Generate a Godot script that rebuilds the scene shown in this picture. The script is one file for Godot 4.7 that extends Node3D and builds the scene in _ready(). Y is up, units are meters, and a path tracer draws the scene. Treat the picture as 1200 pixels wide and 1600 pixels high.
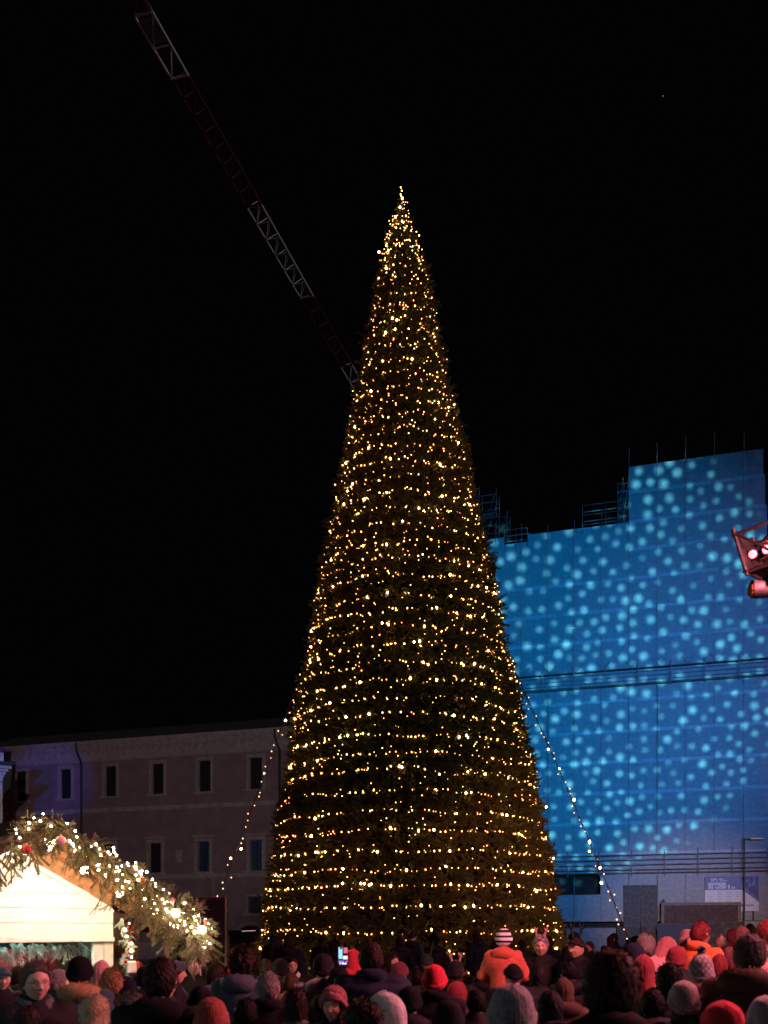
extends Node3D
# A giant lit fir at night in a crowded square. Units are metres, y up, the camera looks along -z.
const F := 1570.0      # focal length in photo pixels
const CX := 600.0
const HY := 1452.0     # the horizon's row
const EYE := 1.83
var rng := RandomNumberGenerator.new()
var taken := {}
var mats := {}
var noise := FastNoiseLite.new()

func at(px: float, py: float, d: float) -> Vector3:
	return Vector3((px - CX) / F * d, EYE + (HY - py) / F * d, -d)

# ---------------------------------------------------------------- mesh builder
class MB:
	var v := PackedVector3Array()
	var n := PackedVector3Array()
	var c := PackedColorArray()
	var t := PackedVector2Array()
	var i := PackedInt32Array()
	var col := Color(1, 1, 1)
	func vert(p: Vector3, nn: Vector3, uv := Vector2.ZERO) -> int:
		v.append(p); n.append(nn); c.append(col); t.append(uv)
		return v.size() - 1
	func tri(a: int, b: int, d: int) -> void:
		var g := (v[d] - v[a]).cross(v[b] - v[a])
		if g.dot(n[a] + n[b] + n[d]) < 0.0:
			i.append(a); i.append(d); i.append(b)
		else:
			i.append(a); i.append(b); i.append(d)
	func face(p: Array, out := Vector3.ZERO) -> void:   # flat convex polygon
		var nn: Vector3 = (p[2] - p[0]).cross(p[1] - p[0]).normalized()
		if out != Vector3.ZERO and nn.dot(out) < 0.0:
			nn = -nn
		var s := v.size()
		var e1: Vector3 = (p[1] - p[0]).normalized()
		var e2 := nn.cross(e1)
		for q in p:
			vert(q, nn, Vector2((q - p[0]).dot(e1), (q - p[0]).dot(e2)))
		for k in range(1, p.size() - 1):
			tri(s, s + k, s + k + 1)
	func box(ct: Vector3, sz: Vector3, b := Basis()) -> void:
		var h := sz * 0.5
		for ax in 3:
			for sg in [-1.0, 1.0]:
				var nn := Vector3.ZERO; nn[ax] = sg
				var e1 := Vector3.ZERO; e1[(ax + 1) % 3] = h[(ax + 1) % 3]
				var e2 := Vector3.ZERO; e2[(ax + 2) % 3] = h[(ax + 2) % 3]
				var o := nn * h[ax]
				face([ct + b * (o - e1 - e2), ct + b * (o + e1 - e2), ct + b * (o + e1 + e2), ct + b * (o - e1 + e2)], b * nn)
	func cbox(ct: Vector3, sz: Vector3, r := 0.01, b := Basis()) -> void:   # box with chamfered edges
		var h := sz * 0.5
		var q := h - Vector3(r, r, r)
		for ax in 3:
			var a1 := (ax + 1) % 3
			var a2 := (ax + 2) % 3
			for sg in [-1.0, 1.0]:
				var p := []
				for k in [[-1, -1], [1, -1], [1, 1], [-1, 1]]:
					var w := Vector3.ZERO
					w[ax] = sg * h[ax]; w[a1] = k[0] * q[a1]; w[a2] = k[1] * q[a2]
					p.append(ct + b * w)
				var nn := Vector3.ZERO; nn[ax] = sg
				face(p, b * nn)
			for s1 in [-1.0, 1.0]:
				for s2 in [-1.0, 1.0]:
					var p2 := []
					for k in [[-1, 0], [1, 0], [1, 1], [-1, 1]]:
						var w2 := Vector3.ZERO
						w2[ax] = k[0] * q[ax]
						w2[a1] = s1 * (h[a1] if k[1] == 0 else q[a1])
						w2[a2] = s2 * (q[a2] if k[1] == 0 else h[a2])
						p2.append(ct + b * w2)
					var n2 := Vector3.ZERO; n2[a1] = s1; n2[a2] = s2
					face(p2, b * n2)
	func tube(pts: Array, rad: Array, sides := 6, cap := true) -> void:
		var up := Vector3(0.13, 0.97, 0.21)
		var rows := []
		for k in pts.size():
			var d: Vector3 = (pts[mini(k + 1, pts.size() - 1)] - pts[maxi(k - 1, 0)]).normalized()
			if absf(d.dot(up)) > 0.95:
				up = Vector3(0.9, 0.1, 0.4)
			var x := d.cross(up).normalized()
			var y := x.cross(d)
			up = y
			var row := v.size()
			var r: float = rad[mini(k, rad.size() - 1)]
			for s in sides + 1:
				var a := TAU * s / sides
				var o := x * cos(a) + y * sin(a)
				vert(pts[k] + o * r, o, Vector2(float(s) / sides, k))
			rows.append(row)
			if cap and (k == 0 or k == pts.size() - 1):
				var nn := -d if k == 0 else d
				var m := vert(pts[k], nn)
				for s in sides:
					var a1 := TAU * s / sides
					var a2 := TAU * (s + 1) / sides
					var p := vert(pts[k] + (x * cos(a1) + y * sin(a1)) * r, nn)
					var q := vert(pts[k] + (x * cos(a2) + y * sin(a2)) * r, nn)
					tri(m, p, q)
		for k in rows.size() - 1:
			for s in sides:
				var a: int = rows[k] + s
				var b: int = rows[k + 1] + s
				tri(a, a + 1, b); tri(a + 1, b + 1, b)
	func ball(ct: Vector3, r: Vector3, seg := 10, rings := 6, b := Basis()) -> void:
		var s := v.size()
		for j in rings + 1:
			var th := PI * j / rings
			for k in seg + 1:
				var ph := TAU * k / seg
				var d := Vector3(sin(th) * cos(ph), cos(th), sin(th) * sin(ph))
				vert(ct + b * (d * r), (b * (d / r)).normalized(), Vector2(float(k) / seg, float(j) / rings))
		grid(s, rings, seg)
	func grid(s: int, rows: int, cols: int) -> void:
		for j in rows:
			for k in cols:
				var a := s + j * (cols + 1) + k
				var b := a + cols + 1
				tri(a, a + 1, b); tri(a + 1, b + 1, b)
	func lathe(prof: Array, seg := 16, o := Vector3.ZERO, sx := 1.0, sz := 1.0) -> void:   # prof: Vector2(radius, height)
		var s := v.size()
		for j in prof.size():
			var d: Vector2 = prof[mini(j + 1, prof.size() - 1)] - prof[maxi(j - 1, 0)]
			var nn := Vector2(d.y, -d.x).normalized()
			if prof[0].y > prof[-1].y:
				nn = -nn
			for k in seg + 1:
				var a := TAU * k / seg
				vert(o + Vector3(prof[j].x * cos(a) * sx, prof[j].y, prof[j].x * sin(a) * sz), Vector3(nn.x * cos(a) / sx, nn.y, nn.x * sin(a) / sz).normalized(), Vector2(float(k) / seg, prof[j].y))
		grid(s, prof.size() - 1, seg)
	func add(o: MB, x := Transform3D(), tint := Color(1, 1, 1)) -> void:
		var s := v.size()
		var nb := x.basis.inverse().transposed()
		for k in o.v.size():
			v.append(x * o.v[k]); n.append((nb * o.n[k]).normalized()); c.append(o.c[k] * tint); t.append(o.t[k])
		var flip := x.basis.determinant() < 0.0
		for k in range(0, o.i.size(), 3):
			i.append(s + o.i[k])
			i.append(s + o.i[k + (2 if flip else 1)])
			i.append(s + o.i[k + (1 if flip else 2)])
	func mesh() -> ArrayMesh:
		var a := []
		a.resize(Mesh.ARRAY_MAX)
		a[Mesh.ARRAY_VERTEX] = v; a[Mesh.ARRAY_NORMAL] = n; a[Mesh.ARRAY_COLOR] = c; a[Mesh.ARRAY_TEX_UV] = t; a[Mesh.ARRAY_INDEX] = i
		var m := ArrayMesh.new()
		m.add_surface_from_arrays(Mesh.PRIMITIVE_TRIANGLES, a)
		return m

# ---------------------------------------------------------------- naming, tagging
func numbered(called: String) -> String:
	taken[called] = taken.get(called, -1) + 1
	return called if taken[called] == 0 else "%s_%03d" % [called, taken[called]]

func thing(called: String, label: String, category: String, group := "", p := Vector3.ZERO, yaw := 0.0) -> Node3D:
	var o := Node3D.new()
	o.name = numbered(called)
	o.position = p
	o.rotation.y = yaw
	tag(o, label, category, group)
	add_child(o, true)
	return o

func tag(o: Node, label: String, category: String, group := "") -> void:
	o.set_meta("label", label)
	if category: o.set_meta("category", category)
	if group: o.set_meta("group", group)

func put(called: String, m, mat: Material, parent: Node = null, kind := "") -> MeshInstance3D:
	var o := MeshInstance3D.new()
	o.name = numbered(called) if parent == null else called
	o.mesh = m.mesh() if m is MB else m
	o.material_override = mat
	o.cast_shadow = GeometryInstance3D.SHADOW_CASTING_SETTING_ON
	if kind: o.set_meta("kind", kind)
	(self if parent == null else parent).add_child(o, true)
	return o

# ---------------------------------------------------------------- materials
func lin(r: float, g: float, b: float) -> Color:
	return Color(r, g, b).linear_to_srgb()

var tex := {}
func noise_tex(key: String, freq: float, as_normal := false, size := 256, ramp: Gradient = null, bump := 4.0) -> NoiseTexture2D:
	if not tex.has(key):
		var f := FastNoiseLite.new()
		f.seed = key.hash() % 1000
		f.frequency = freq
		f.fractal_octaves = 4
		var t := NoiseTexture2D.new()
		t.noise = f; t.width = size; t.height = size; t.seamless = true
		t.as_normal_map = as_normal
		if as_normal: t.bump_strength = bump
		if ramp: t.color_ramp = ramp
		tex[key] = t
	return tex[key]

func mat(key: String, c: Color, rough := 0.8, vc := false, metal := 0.0) -> StandardMaterial3D:
	if mats.has(key): return mats[key]
	var m := StandardMaterial3D.new()
	m.resource_name = key
	m.albedo_color = c
	m.roughness = rough
	m.metallic = metal
	m.vertex_color_use_as_albedo = vc
	mats[key] = m
	return m

func mottled(key: String, c: Color, rough: float, scale: float, lo := 0.7, vc := false, bump := 0.0) -> StandardMaterial3D:
	if mats.has(key): return mats[key]
	var m := mat(key, c, rough, vc)
	var g := Gradient.new()
	g.set_color(0, Color(lo, lo, lo)); g.set_color(1, Color(1, 1, 1))
	m.albedo_texture = noise_tex("mottle%.2f" % lo, 0.012, false, 512, g)
	m.uv1_triplanar = true
	m.uv1_scale = Vector3.ONE * scale
	if bump > 0.0:
		m.normal_enabled = true
		m.normal_texture = noise_tex("bumps", 0.03, true, 256)
		m.normal_scale = bump
	return m

func glow(key: String, c: Color, e: float) -> StandardMaterial3D:
	if mats.has(key): return mats[key]
	var m := mat(key, c, 0.4)
	m.emission_enabled = true
	m.emission = c
	m.emission_energy_multiplier = e
	return m

func omni(called: String, p: Vector3, c: Color, e: float, size := 0.05, parent: Node = null) -> OmniLight3D:
	var l := OmniLight3D.new()
	l.name = called
	l.position = p
	l.light_color = c
	l.light_energy = e
	l.light_size = size
	l.omni_range = 60.0
	l.omni_attenuation = 2.0
	l.shadow_enabled = true
	(self if parent == null else parent).add_child(l, true)
	return l

func spot(called: String, p: Vector3, to: Vector3, c: Color, e: float, angle: float, soft: float, size := 0.05) -> SpotLight3D:
	var l := SpotLight3D.new()
	l.name = called
	l.light_color = c
	l.light_energy = e
	l.light_size = size
	l.spot_range = 120.0
	l.spot_attenuation = 2.0
	l.spot_angle = angle
	l.spot_angle_attenuation = soft
	l.shadow_enabled = true
	add_child(l, true)
	l.look_at_from_position(p, to)
	return l

# ---------------------------------------------------------------- the scene
func _ready() -> void:
	rng.seed = 7
	noise.seed = 3
	noise.frequency = 1.0
	noise.fractal_octaves = 3
	# camera: level, its lens shifted up as in the photograph
	var cam := Camera3D.new()
	cam.name = "camera"
	cam.projection = Camera3D.PROJECTION_FRUSTUM
	cam.near = 0.05
	cam.size = 1600.0 / F * 0.05
	cam.frustum_offset = Vector2(0.0, (HY - 800.0) / F * 0.05)
	cam.far = 900.0
	cam.position = Vector3(0, EYE, 0)
	add_child(cam)
	cam.current = true
	# night sky
	var env := Environment.new()
	env.background_mode = Environment.BG_SKY
	var sky := Sky.new()
	var sm := ProceduralSkyMaterial.new()
	sm.sky_top_color = Color(0.5, 0.5, 0.62)
	sm.sky_horizon_color = Color(0.5, 0.5, 0.66)
	sm.ground_bottom_color = Color(0.4, 0.4, 0.45)
	sm.ground_horizon_color = Color(0.5, 0.5, 0.66)
	sky.sky_material = sm
	env.sky = sky
	env.background_energy_multiplier = 0.003
	env.tonemap_mode = Environment.TONE_MAPPER_LINEAR
	env.tonemap_exposure = 1.0
	env.sdfgi_enabled = true
	env.ssao_enabled = true
	env.ssil_enabled = true
	var we := WorldEnvironment.new()
	we.name = "world"
	we.environment = env
	var ca := CameraAttributesPhysical.new()
	ca.frustum_focal_length = 35.0
	ca.frustum_focus_distance = 28.0
	ca.exposure_aperture = 3.4
	we.camera_attributes = ca
	add_child(we)
	# unseen weak distant light from the right, placed to light the crane
	var unseen_distant_light := DirectionalLight3D.new()
	unseen_distant_light.name = "unseen_distant_light"
	unseen_distant_light.light_energy = 0.115
	unseen_distant_light.light_color = Color(1.0, 0.93, 0.95)
	unseen_distant_light.light_angular_distance = 4.0
	unseen_distant_light.shadow_enabled = true
	add_child(unseen_distant_light)
	unseen_distant_light.look_at_from_position(Vector3(22, 10, 7.5), Vector3.ZERO)
	stage_truss()
	unseen_wall_projector()
	unseen_flood_mast()
	unseen_side_lamps()
	ground()
	left_facade()
	corner_building()
	scaffold()
	wall_base()
	crane()
	christmas_tree()
	guy_strings()
	stall()
	square_furniture()
	crowd()

func ground() -> void:
	var m := MB.new()
	m.face([Vector3(-300, 0, 60), Vector3(300, 0, 60), Vector3(300, 0, -500), Vector3(-300, 0, -500)], Vector3.UP)
	var o := put("ground", m, mottled("paving", lin(0.09, 0.085, 0.085), 0.75, 0.35, 0.6, false, 0.6))
	o.set_meta("kind", "structure")
	tag(o, "dark stone paving of the square under the crowd", "")
	var s := MB.new()
	s.ball(at(1036, 150, 700), Vector3.ONE * 0.21, 8, 6)
	tag(put("star", s, glow("star_light", Color(0.95, 0.95, 1.0), 0.7)), "single tiny star in the black sky at upper right", "star")

# a plane seen obliquely: depth at photo column px
func wd(px: float, d0: float, px0: float, k: float) -> float:
	return d0 / (1.0 + k * (px - px0))

# ---------------------------------------------------------------- the palace on the left
func left_facade() -> void:
	var k := 0.000233
	var a := at(-60, HY, wd(-60, 60, 300, k)); a.y = 0
	var b := at(640, HY, wd(640, 60, 300, k)); b.y = 0
	var t := (b - a).normalized()
	var yaw := atan2(-t.z, t.x)
	var o := thing("palace", "long dim mauve palace with three storeys of dark framed windows", "building", "", a, yaw)
	var inv := Transform3D(Basis(Vector3.UP, yaw), a).affine_inverse()
	var U := func(px: float) -> float: return (inv * at(px, HY, wd(px, 60, 300, k))).x
	var L := (b - a).length()
	var top := 13.35
	var plaster := mottled("mauve_plaster", lin(0.40, 0.27, 0.29), 0.9, 0.13, 0.86, false, 0.35)
	var stone := mottled("pale_stone_trim", lin(0.66, 0.54, 0.53), 0.85, 0.4, 0.75)
	var dark := mottled("black_shutter", lin(0.03, 0.028, 0.03), 0.6, 1.0)
	var glass := mat("blue_reflection_glass", lin(0.04, 0.08, 0.15), 0.12)  # blue reflection of the lit sheeting put into the pane colour
	glass.metallic_specular = 0.9
	var holes := []       # u, y0, y1, half width
	for px in [33, 103, 173, 247, 320, 400, 478, 556]: holes.append([U.call(px), 10.0, 11.85, 0.40, 0])
	for px in [33, 103, 170, 243, 318, 400, 478, 556]: holes.append([U.call(px), 5.25, 7.05, 0.40, 1])
	for px in [398.0, 478.0]: holes.append([U.call(px), 2.75, 3.75, 0.42, 2])
	# wall built in columns and bands round its openings
	var us := [0.0, L]
	for h in holes:
		us.append(h[0] - h[3]); us.append(h[0] + h[3])
	us.sort()
	var ys := [0.0, 2.75, 3.75, 5.25, 7.05, 10.0, 11.85, top]
	var w := MB.new()
	for p in us.size() - 1:
		if us[p + 1] - us[p] < 0.002: continue
		for q in ys.size() - 1:
			var mid := Vector2((us[p] + us[p + 1]) * 0.5, (ys[q] + ys[q + 1]) * 0.5)
			var open := false
			for h in holes:
				if absf(mid.x - h[0]) < h[3] and mid.y > h[1] and mid.y < h[2]: open = true
			if not open:
				w.face([Vector3(us[p], ys[q], 0), Vector3(us[p + 1], ys[q], 0), Vector3(us[p + 1], ys[q + 1], 0), Vector3(us[p], ys[q + 1], 0)], Vector3.BACK)
	w.box(Vector3(L * 0.5, top * 0.5, -6.5), Vector3(L, top, 12.0))
	put("wall", w, plaster, o)
	for h in holes:
		var u: float = h[0]
		var hw: float = h[3]
		var y0: float = h[1]
		var y1: float = h[2]
		var f := MB.new()
		var e := 0.20
		if h[4] == 2: e = 0.12
		f.cbox(Vector3(u - hw - e * 0.5, (y0 + y1) * 0.5, -0.06), Vector3(e, y1 - y0, 0.28), 0.02)
		f.cbox(Vector3(u + hw + e * 0.5, (y0 + y1) * 0.5, -0.06), Vector3(e, y1 - y0, 0.28), 0.02)
		f.cbox(Vector3(u, y1 + e * 0.5, -0.05), Vector3(2 * hw + 2 * e, e, 0.30), 0.02)
		if h[4] == 1: f.cbox(Vector3(u, y1 + e + 0.12, 0.03), Vector3(2 * hw + 2 * e + 0.2, 0.12, 0.22), 0.02)
		var win := put("window", f, stone, o)
		var sl := MB.new()
		sl.cbox(Vector3(u, y0 - 0.06, 0.02), Vector3(2 * hw + 0.6, 0.12, 0.34), 0.02)
		put("sill", sl, stone, win)
		var leaf := MB.new()
		var blue: bool = h[4] > 0 and u > U.call(290)
		for s in [-1.0, 1.0]:
			if blue:
				leaf.box(Vector3(u + s * hw * 0.5, (y0 + y1) * 0.5, -0.20), Vector3(hw - 0.06, y1 - y0 - 0.06, 0.02))
			else:
				leaf.cbox(Vector3(u + s * hw * 0.5, (y0 + y1) * 0.5, -0.15), Vector3(hw - 0.01, y1 - y0, 0.04), 0.01)
				for r in 14:
					leaf.box(Vector3(u + s * hw * 0.5, lerpf(y0 + 0.1, y1 - 0.1, r / 13.0), -0.125), Vector3(hw - 0.1, 0.05, 0.03), Basis(Vector3.RIGHT, 0.5))
		put("pane" if blue else "shutter", leaf, glass if blue else dark, win)
		if blue:
			var bars := MB.new()
			bars.box(Vector3(u, (y0 + y1) * 0.5, -0.17), Vector3(0.06, y1 - y0, 0.05))
			for r in [0.33, 0.66]:
				bars.box(Vector3(u, lerpf(y0, y1, r), -0.172), Vector3(2 * hw, 0.035, 0.045))
			if h[4] == 2:
				for r in 5:
					bars.tube([Vector3(u - hw + 0.17 * r, y0, -0.05), Vector3(u - hw + 0.17 * r, y1, -0.05)], [0.014], 5)
				for r in 4:
					bars.tube([Vector3(u - hw, y0 + 0.12 + 0.25 * r, -0.05), Vector3(u + hw, y0 + 0.12 + 0.25 * r, -0.05)], [0.014], 5)
			put("frame", bars, dark, win)
	var ar := MB.new()      # arched dark doorway
	var ua: float = U.call(392)
	var arc := [Vector3(ua - 0.9, 0, 0.012), Vector3(ua + 0.9, 0, 0.012)]
	for s in 13: arc.append(Vector3(ua + 0.9 * cos(PI * s / 12.0), 1.3 + 0.75 * sin(PI * s / 12.0), 0.012))
	ar.face(arc, Vector3.BACK)
	var door := put("door", ar, dark, o)
	var sur := []
	for s in 17: sur.append(Vector3(ua + 1.0 * cos(PI * s / 16.0), 1.3 + 0.86 * sin(PI * s / 16.0), 0.03))
	var sb := MB.new()
	sb.tube(sur, [0.11], 6)
	put("arch", sb, stone, door)
	for y in [[9.17, 0.26, 0.07], [5.0, 0.24, 0.06], [0.5, 1.0, 0.05]]:
		var b2 := MB.new()
		b2.cbox(Vector3(L * 0.5, y[0], y[2] * 0.5 + 0.002), Vector3(L, y[1], y[2]), 0.02)
		put("string_course", b2, stone, o)
	var cn := MB.new()
	var prof := [[0.02, -1.15], [0.10, -1.05], [0.10, -0.85], [0.04, -0.8], [0.04, -0.42], [0.16, -0.36], [0.22, -0.22], [0.34, -0.12], [0.38, 0.0], [0.38, 0.1]]
	for p in prof.size() - 1:
		cn.face([Vector3(0, top + prof[p][1], prof[p][0]), Vector3(L, top + prof[p][1], prof[p][0]), Vector3(L, top + prof[p + 1][1], prof[p + 1][0]), Vector3(0, top + prof[p + 1][1], prof[p + 1][0])], Vector3(0, 0.1 if prof[p + 1][0] <= prof[p][0] else -0.4, 1))
	var cor := put("cornice", cn, stone, o)
	var dn := MB.new()
	var q := 0.3
	while q < L:
		dn.box(Vector3(q, top - 0.5, 0.09), Vector3(0.22, 0.16, 0.12))
		q += 0.5
	put("bracket", dn, stone, cor, "stuff")
	var rf := MB.new()
	rf.face([Vector3(-0.4, top + 0.1, 0.42), Vector3(L + 0.4, top + 0.1, 0.42), Vector3(L + 0.4, top + 2.2, -6.5), Vector3(-0.4, top + 2.2, -6.5)], Vector3.UP)
	rf.face([Vector3(-0.4, top + 0.101, 0.42), Vector3(L + 0.4, top + 0.101, 0.42), Vector3(L + 0.4, top + 0.101, 0.3), Vector3(-0.4, top + 0.101, 0.3)], Vector3.DOWN)
	put("roof", rf, mottled("dark_roof_tiles", lin(0.035, 0.025, 0.022), 0.9, 0.5), o)
	for px in [128, 437]:
		var pu: float = U.call(px)
		var dp := MB.new()
		dp.tube([Vector3(pu - 0.12, top, 0.42), Vector3(pu - 0.12, top - 0.5, 0.4), Vector3(pu + 0.05, top - 1.2, 0.13), Vector3(pu + 0.05, 0.2, 0.13)], [0.075], 8)
		put("drainpipe", dp, mat("dark_zinc", lin(0.03, 0.03, 0.035), 0.5), o)
	var np := MB.new()
	np.cbox(Vector3(U.call(280), 6.2, 0.03), Vector3(0.42, 0.8, 0.05), 0.01)
	put("plaque", np, stone, o)

func corner_building() -> void:
	var d := 44.0
	var c := at(4, HY, d); c.y = 0
	var o := thing("corner_building", "blue-lit corner of a pale building with deep eaves at left edge", "building", "", c, deg_to_rad(20.8))
	var pale := mottled("pale_stucco", lin(0.5, 0.5, 0.5), 0.9, 0.4, 0.8)
	var darkr := mat("eave_dark", lin(0.02, 0.022, 0.026), 0.8)
	var y := func(py: float) -> float: return EYE + (HY - py) / F * d
	var w := MB.new()
	w.box(Vector3(-4.0, y.call(1205) * 0.5, -3), Vector3(8, y.call(1205), 6))
	put("wall", w, pale, o)
	var cv := MB.new()
	for s in 6:
		var a := s / 5.0
		cv.cbox(Vector3(-4.0, lerpf(y.call(1222), y.call(1200), a), -3.0), Vector3(8 + 0.75 * a * a, 0.125, 6 + 0.75 * a * a), 0.01)
	put("cornice", cv, pale, o)
	var e := MB.new()
	e.cbox(Vector3(-4.0, y.call(1195), -3.0), Vector3(9.1, 0.16, 7.1), 0.02)
	put("eave", e, darkr, o)
	var up := MB.new()
	up.box(Vector3(-4.05, y.call(1185), -3.2), Vector3(8.2, 0.6, 6))
	put("attic", up, pale, o)
	var r := MB.new()
	r.cbox(Vector3(-4.0, y.call(1172), -3.2), Vector3(8.7, 0.14, 6.6), 0.02)
	put("roof", r, darkr, o)

# unseen lamps out of view on the left, placed to light the near crowd
func unseen_side_lamps() -> void:
	var p := Vector3(-4.6, 2.7, -3.6)
	var o := thing("unseen_lamp_post", "unseen post with two cool white lamps, out of view at left, lighting the near crowd", "lamp post", "", Vector3(p.x, 0, p.z))
	var m := MB.new()
	m.tube([Vector3(-0.2, 0, 0), Vector3(-0.2, 2.9, 0), Vector3(0, 2.95, 0)], [0.04], 8)
	put("post", m, mat("eave_dark", lin(0.02, 0.022, 0.026), 0.8), o)
	for k in 2:
		var b := MB.new()
		b.ball(Vector3(0, 2.7 - 0.35 * k, 0), Vector3.ONE * 0.1, 12, 8)
		put("lamp_globe", b, glow("unseen_side_lamp_glow", Color(0.88, 0.96, 1.0), 4.0), o)
		omni("unseen_side_lamp_light", Vector3(p.x, 2.7 - 0.35 * k, p.z), Color(0.88, 0.96, 1.0), 0.9, 0.1)

# an unseen pole left of the camera: a mauve head placed to light the palace
func unseen_flood_pole() -> void:
	var p := Vector3(-3.2, 0, -4.0)
	var darkr := mat("eave_dark", lin(0.02, 0.022, 0.026), 0.8)
	var o := thing("unseen_flood_pole", "unseen thin pole with one mauve floodlight, out of view at left, lighting the palace", "floodlight", "", p)
	var m := MB.new()
	m.tube([Vector3(0, 0, 0.5), Vector3(0, 6.6, 0.5), Vector3(0, 6.6, 0.2)], [0.05], 8)
	put("pole", m, darkr, o)
	var q := Vector3(0, 6.5, 0)
	var aim := at(225, 1235, 61.0)
	var d := (aim - p - q).normalized()
	var c := Color(1.0, 0.82, 0.88).linear_to_srgb()
	var h := MB.new()
	h.tube([q - d * 0.35, q - d * 0.02], [0.14, 0.17], 12)
	put("housing", h, darkr, o)
	var g := MB.new()
	g.ball(q, Vector3(0.15, 0.02, 0.15), 12, 6, frame_to(d, 0))
	put("lamp_glass", g, glow("unseen_mauve_flood_lamp", c, 2.0), o)
	spot("unseen_mauve_flood", p + q + d * 0.06, aim, c, 220.0, 12.5, 0.6, 0.03)

# unseen mast at left: a blue head lighting the palace, half blocked by the corner building
func unseen_flood_mast() -> void:
	var p := Vector3(-7.2, 6.0, -10.0)
	var darkr := mat("eave_dark", lin(0.02, 0.022, 0.026), 0.8)
	var o := thing("unseen_flood_mast", "unseen tall mast with a blue floodlight, out of view at left, lighting the corner building and palace", "floodlight", "", Vector3(p.x, 0, p.z))
	var m := MB.new()
	m.tube([Vector3(0, 0, 0.6), Vector3(0, 6.4, 0.6)], [0.08], 8)
	m.tube([Vector3(-0.2, 6.0, 0.6), Vector3(1.2, 6.0, 0.6)], [0.05], 8)
	put("mast", m, darkr, o)
	var aims := [at(82, 1222, 63.0)]
	var cols := [Color(0.04, 0.13, 1.0).linear_to_srgb()]
	for k in 1:
		var q := Vector3(float(k), 6.0, 0.0)
		var d: Vector3 = (aims[k] - Vector3(p.x, 0, p.z) - q).normalized()
		var h := MB.new()
		h.tube([q - d * 0.35, q - d * 0.02], [0.14, 0.17], 12)
		put("housing", h, darkr, o)
		var g := MB.new()
		g.ball(q, Vector3(0.15, 0.02, 0.15), 12, 6, frame_to(d, 0))
		put("lamp_glass", g, glow("flood_lamp_%d" % k, cols[k], 2.0), o)
		spot("unseen_blue_flood", Vector3(p.x, 0, p.z) + q + d * 0.06, aims[k], cols[k], 480.0, 3.2, 0.7, 0.03)
	unseen_flood_pole()

# ---------------------------------------------------------------- the sheeted scaffold on the right
var wo := Transform3D()
func wu(px: float) -> float:
	return (wo.affine_inverse() * at(px, HY, wd(px, 67, 980, 0.00019))).x

func strip(u0: float, u1: float, y0: float, y1: float, z: float, sd: float) -> MB:
	var m := MB.new()
	var nu := maxi(2, int((u1 - u0) / 0.3))
	var nv := maxi(2, int((y1 - y0) / 0.28))
	var pos := func(u: float, y: float) -> Vector3:
		var bay := absf(sin(PI * u / 1.8))
		var hang := sin(PI * clampf((y - y0) / (y1 - y0), 0, 1))
		return Vector3(u, y, z + 0.10 * bay * hang * (0.4 + noise.get_noise_2d(u * 0.25 + sd, y * 0.25)) + 0.035 * noise.get_noise_3d(u * 0.9, y * 0.35, sd) + 0.012 * noise.get_noise_3d(u * 0.5, y * 3.0, sd + 9))
	for j in nv + 1:
		for k in nu + 1:
			var u := lerpf(u0, u1, float(k) / nu)
			var y := lerpf(y0, y1, float(j) / nv)
			var p: Vector3 = pos.call(u, y)
			var du: Vector3 = pos.call(u + 0.05, y) - p
			var dv: Vector3 = pos.call(u, y + 0.05) - p
			m.vert(p, du.cross(dv).normalized(), Vector2(u, y))
	m.grid(0, nv, nu)
	return m

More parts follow.
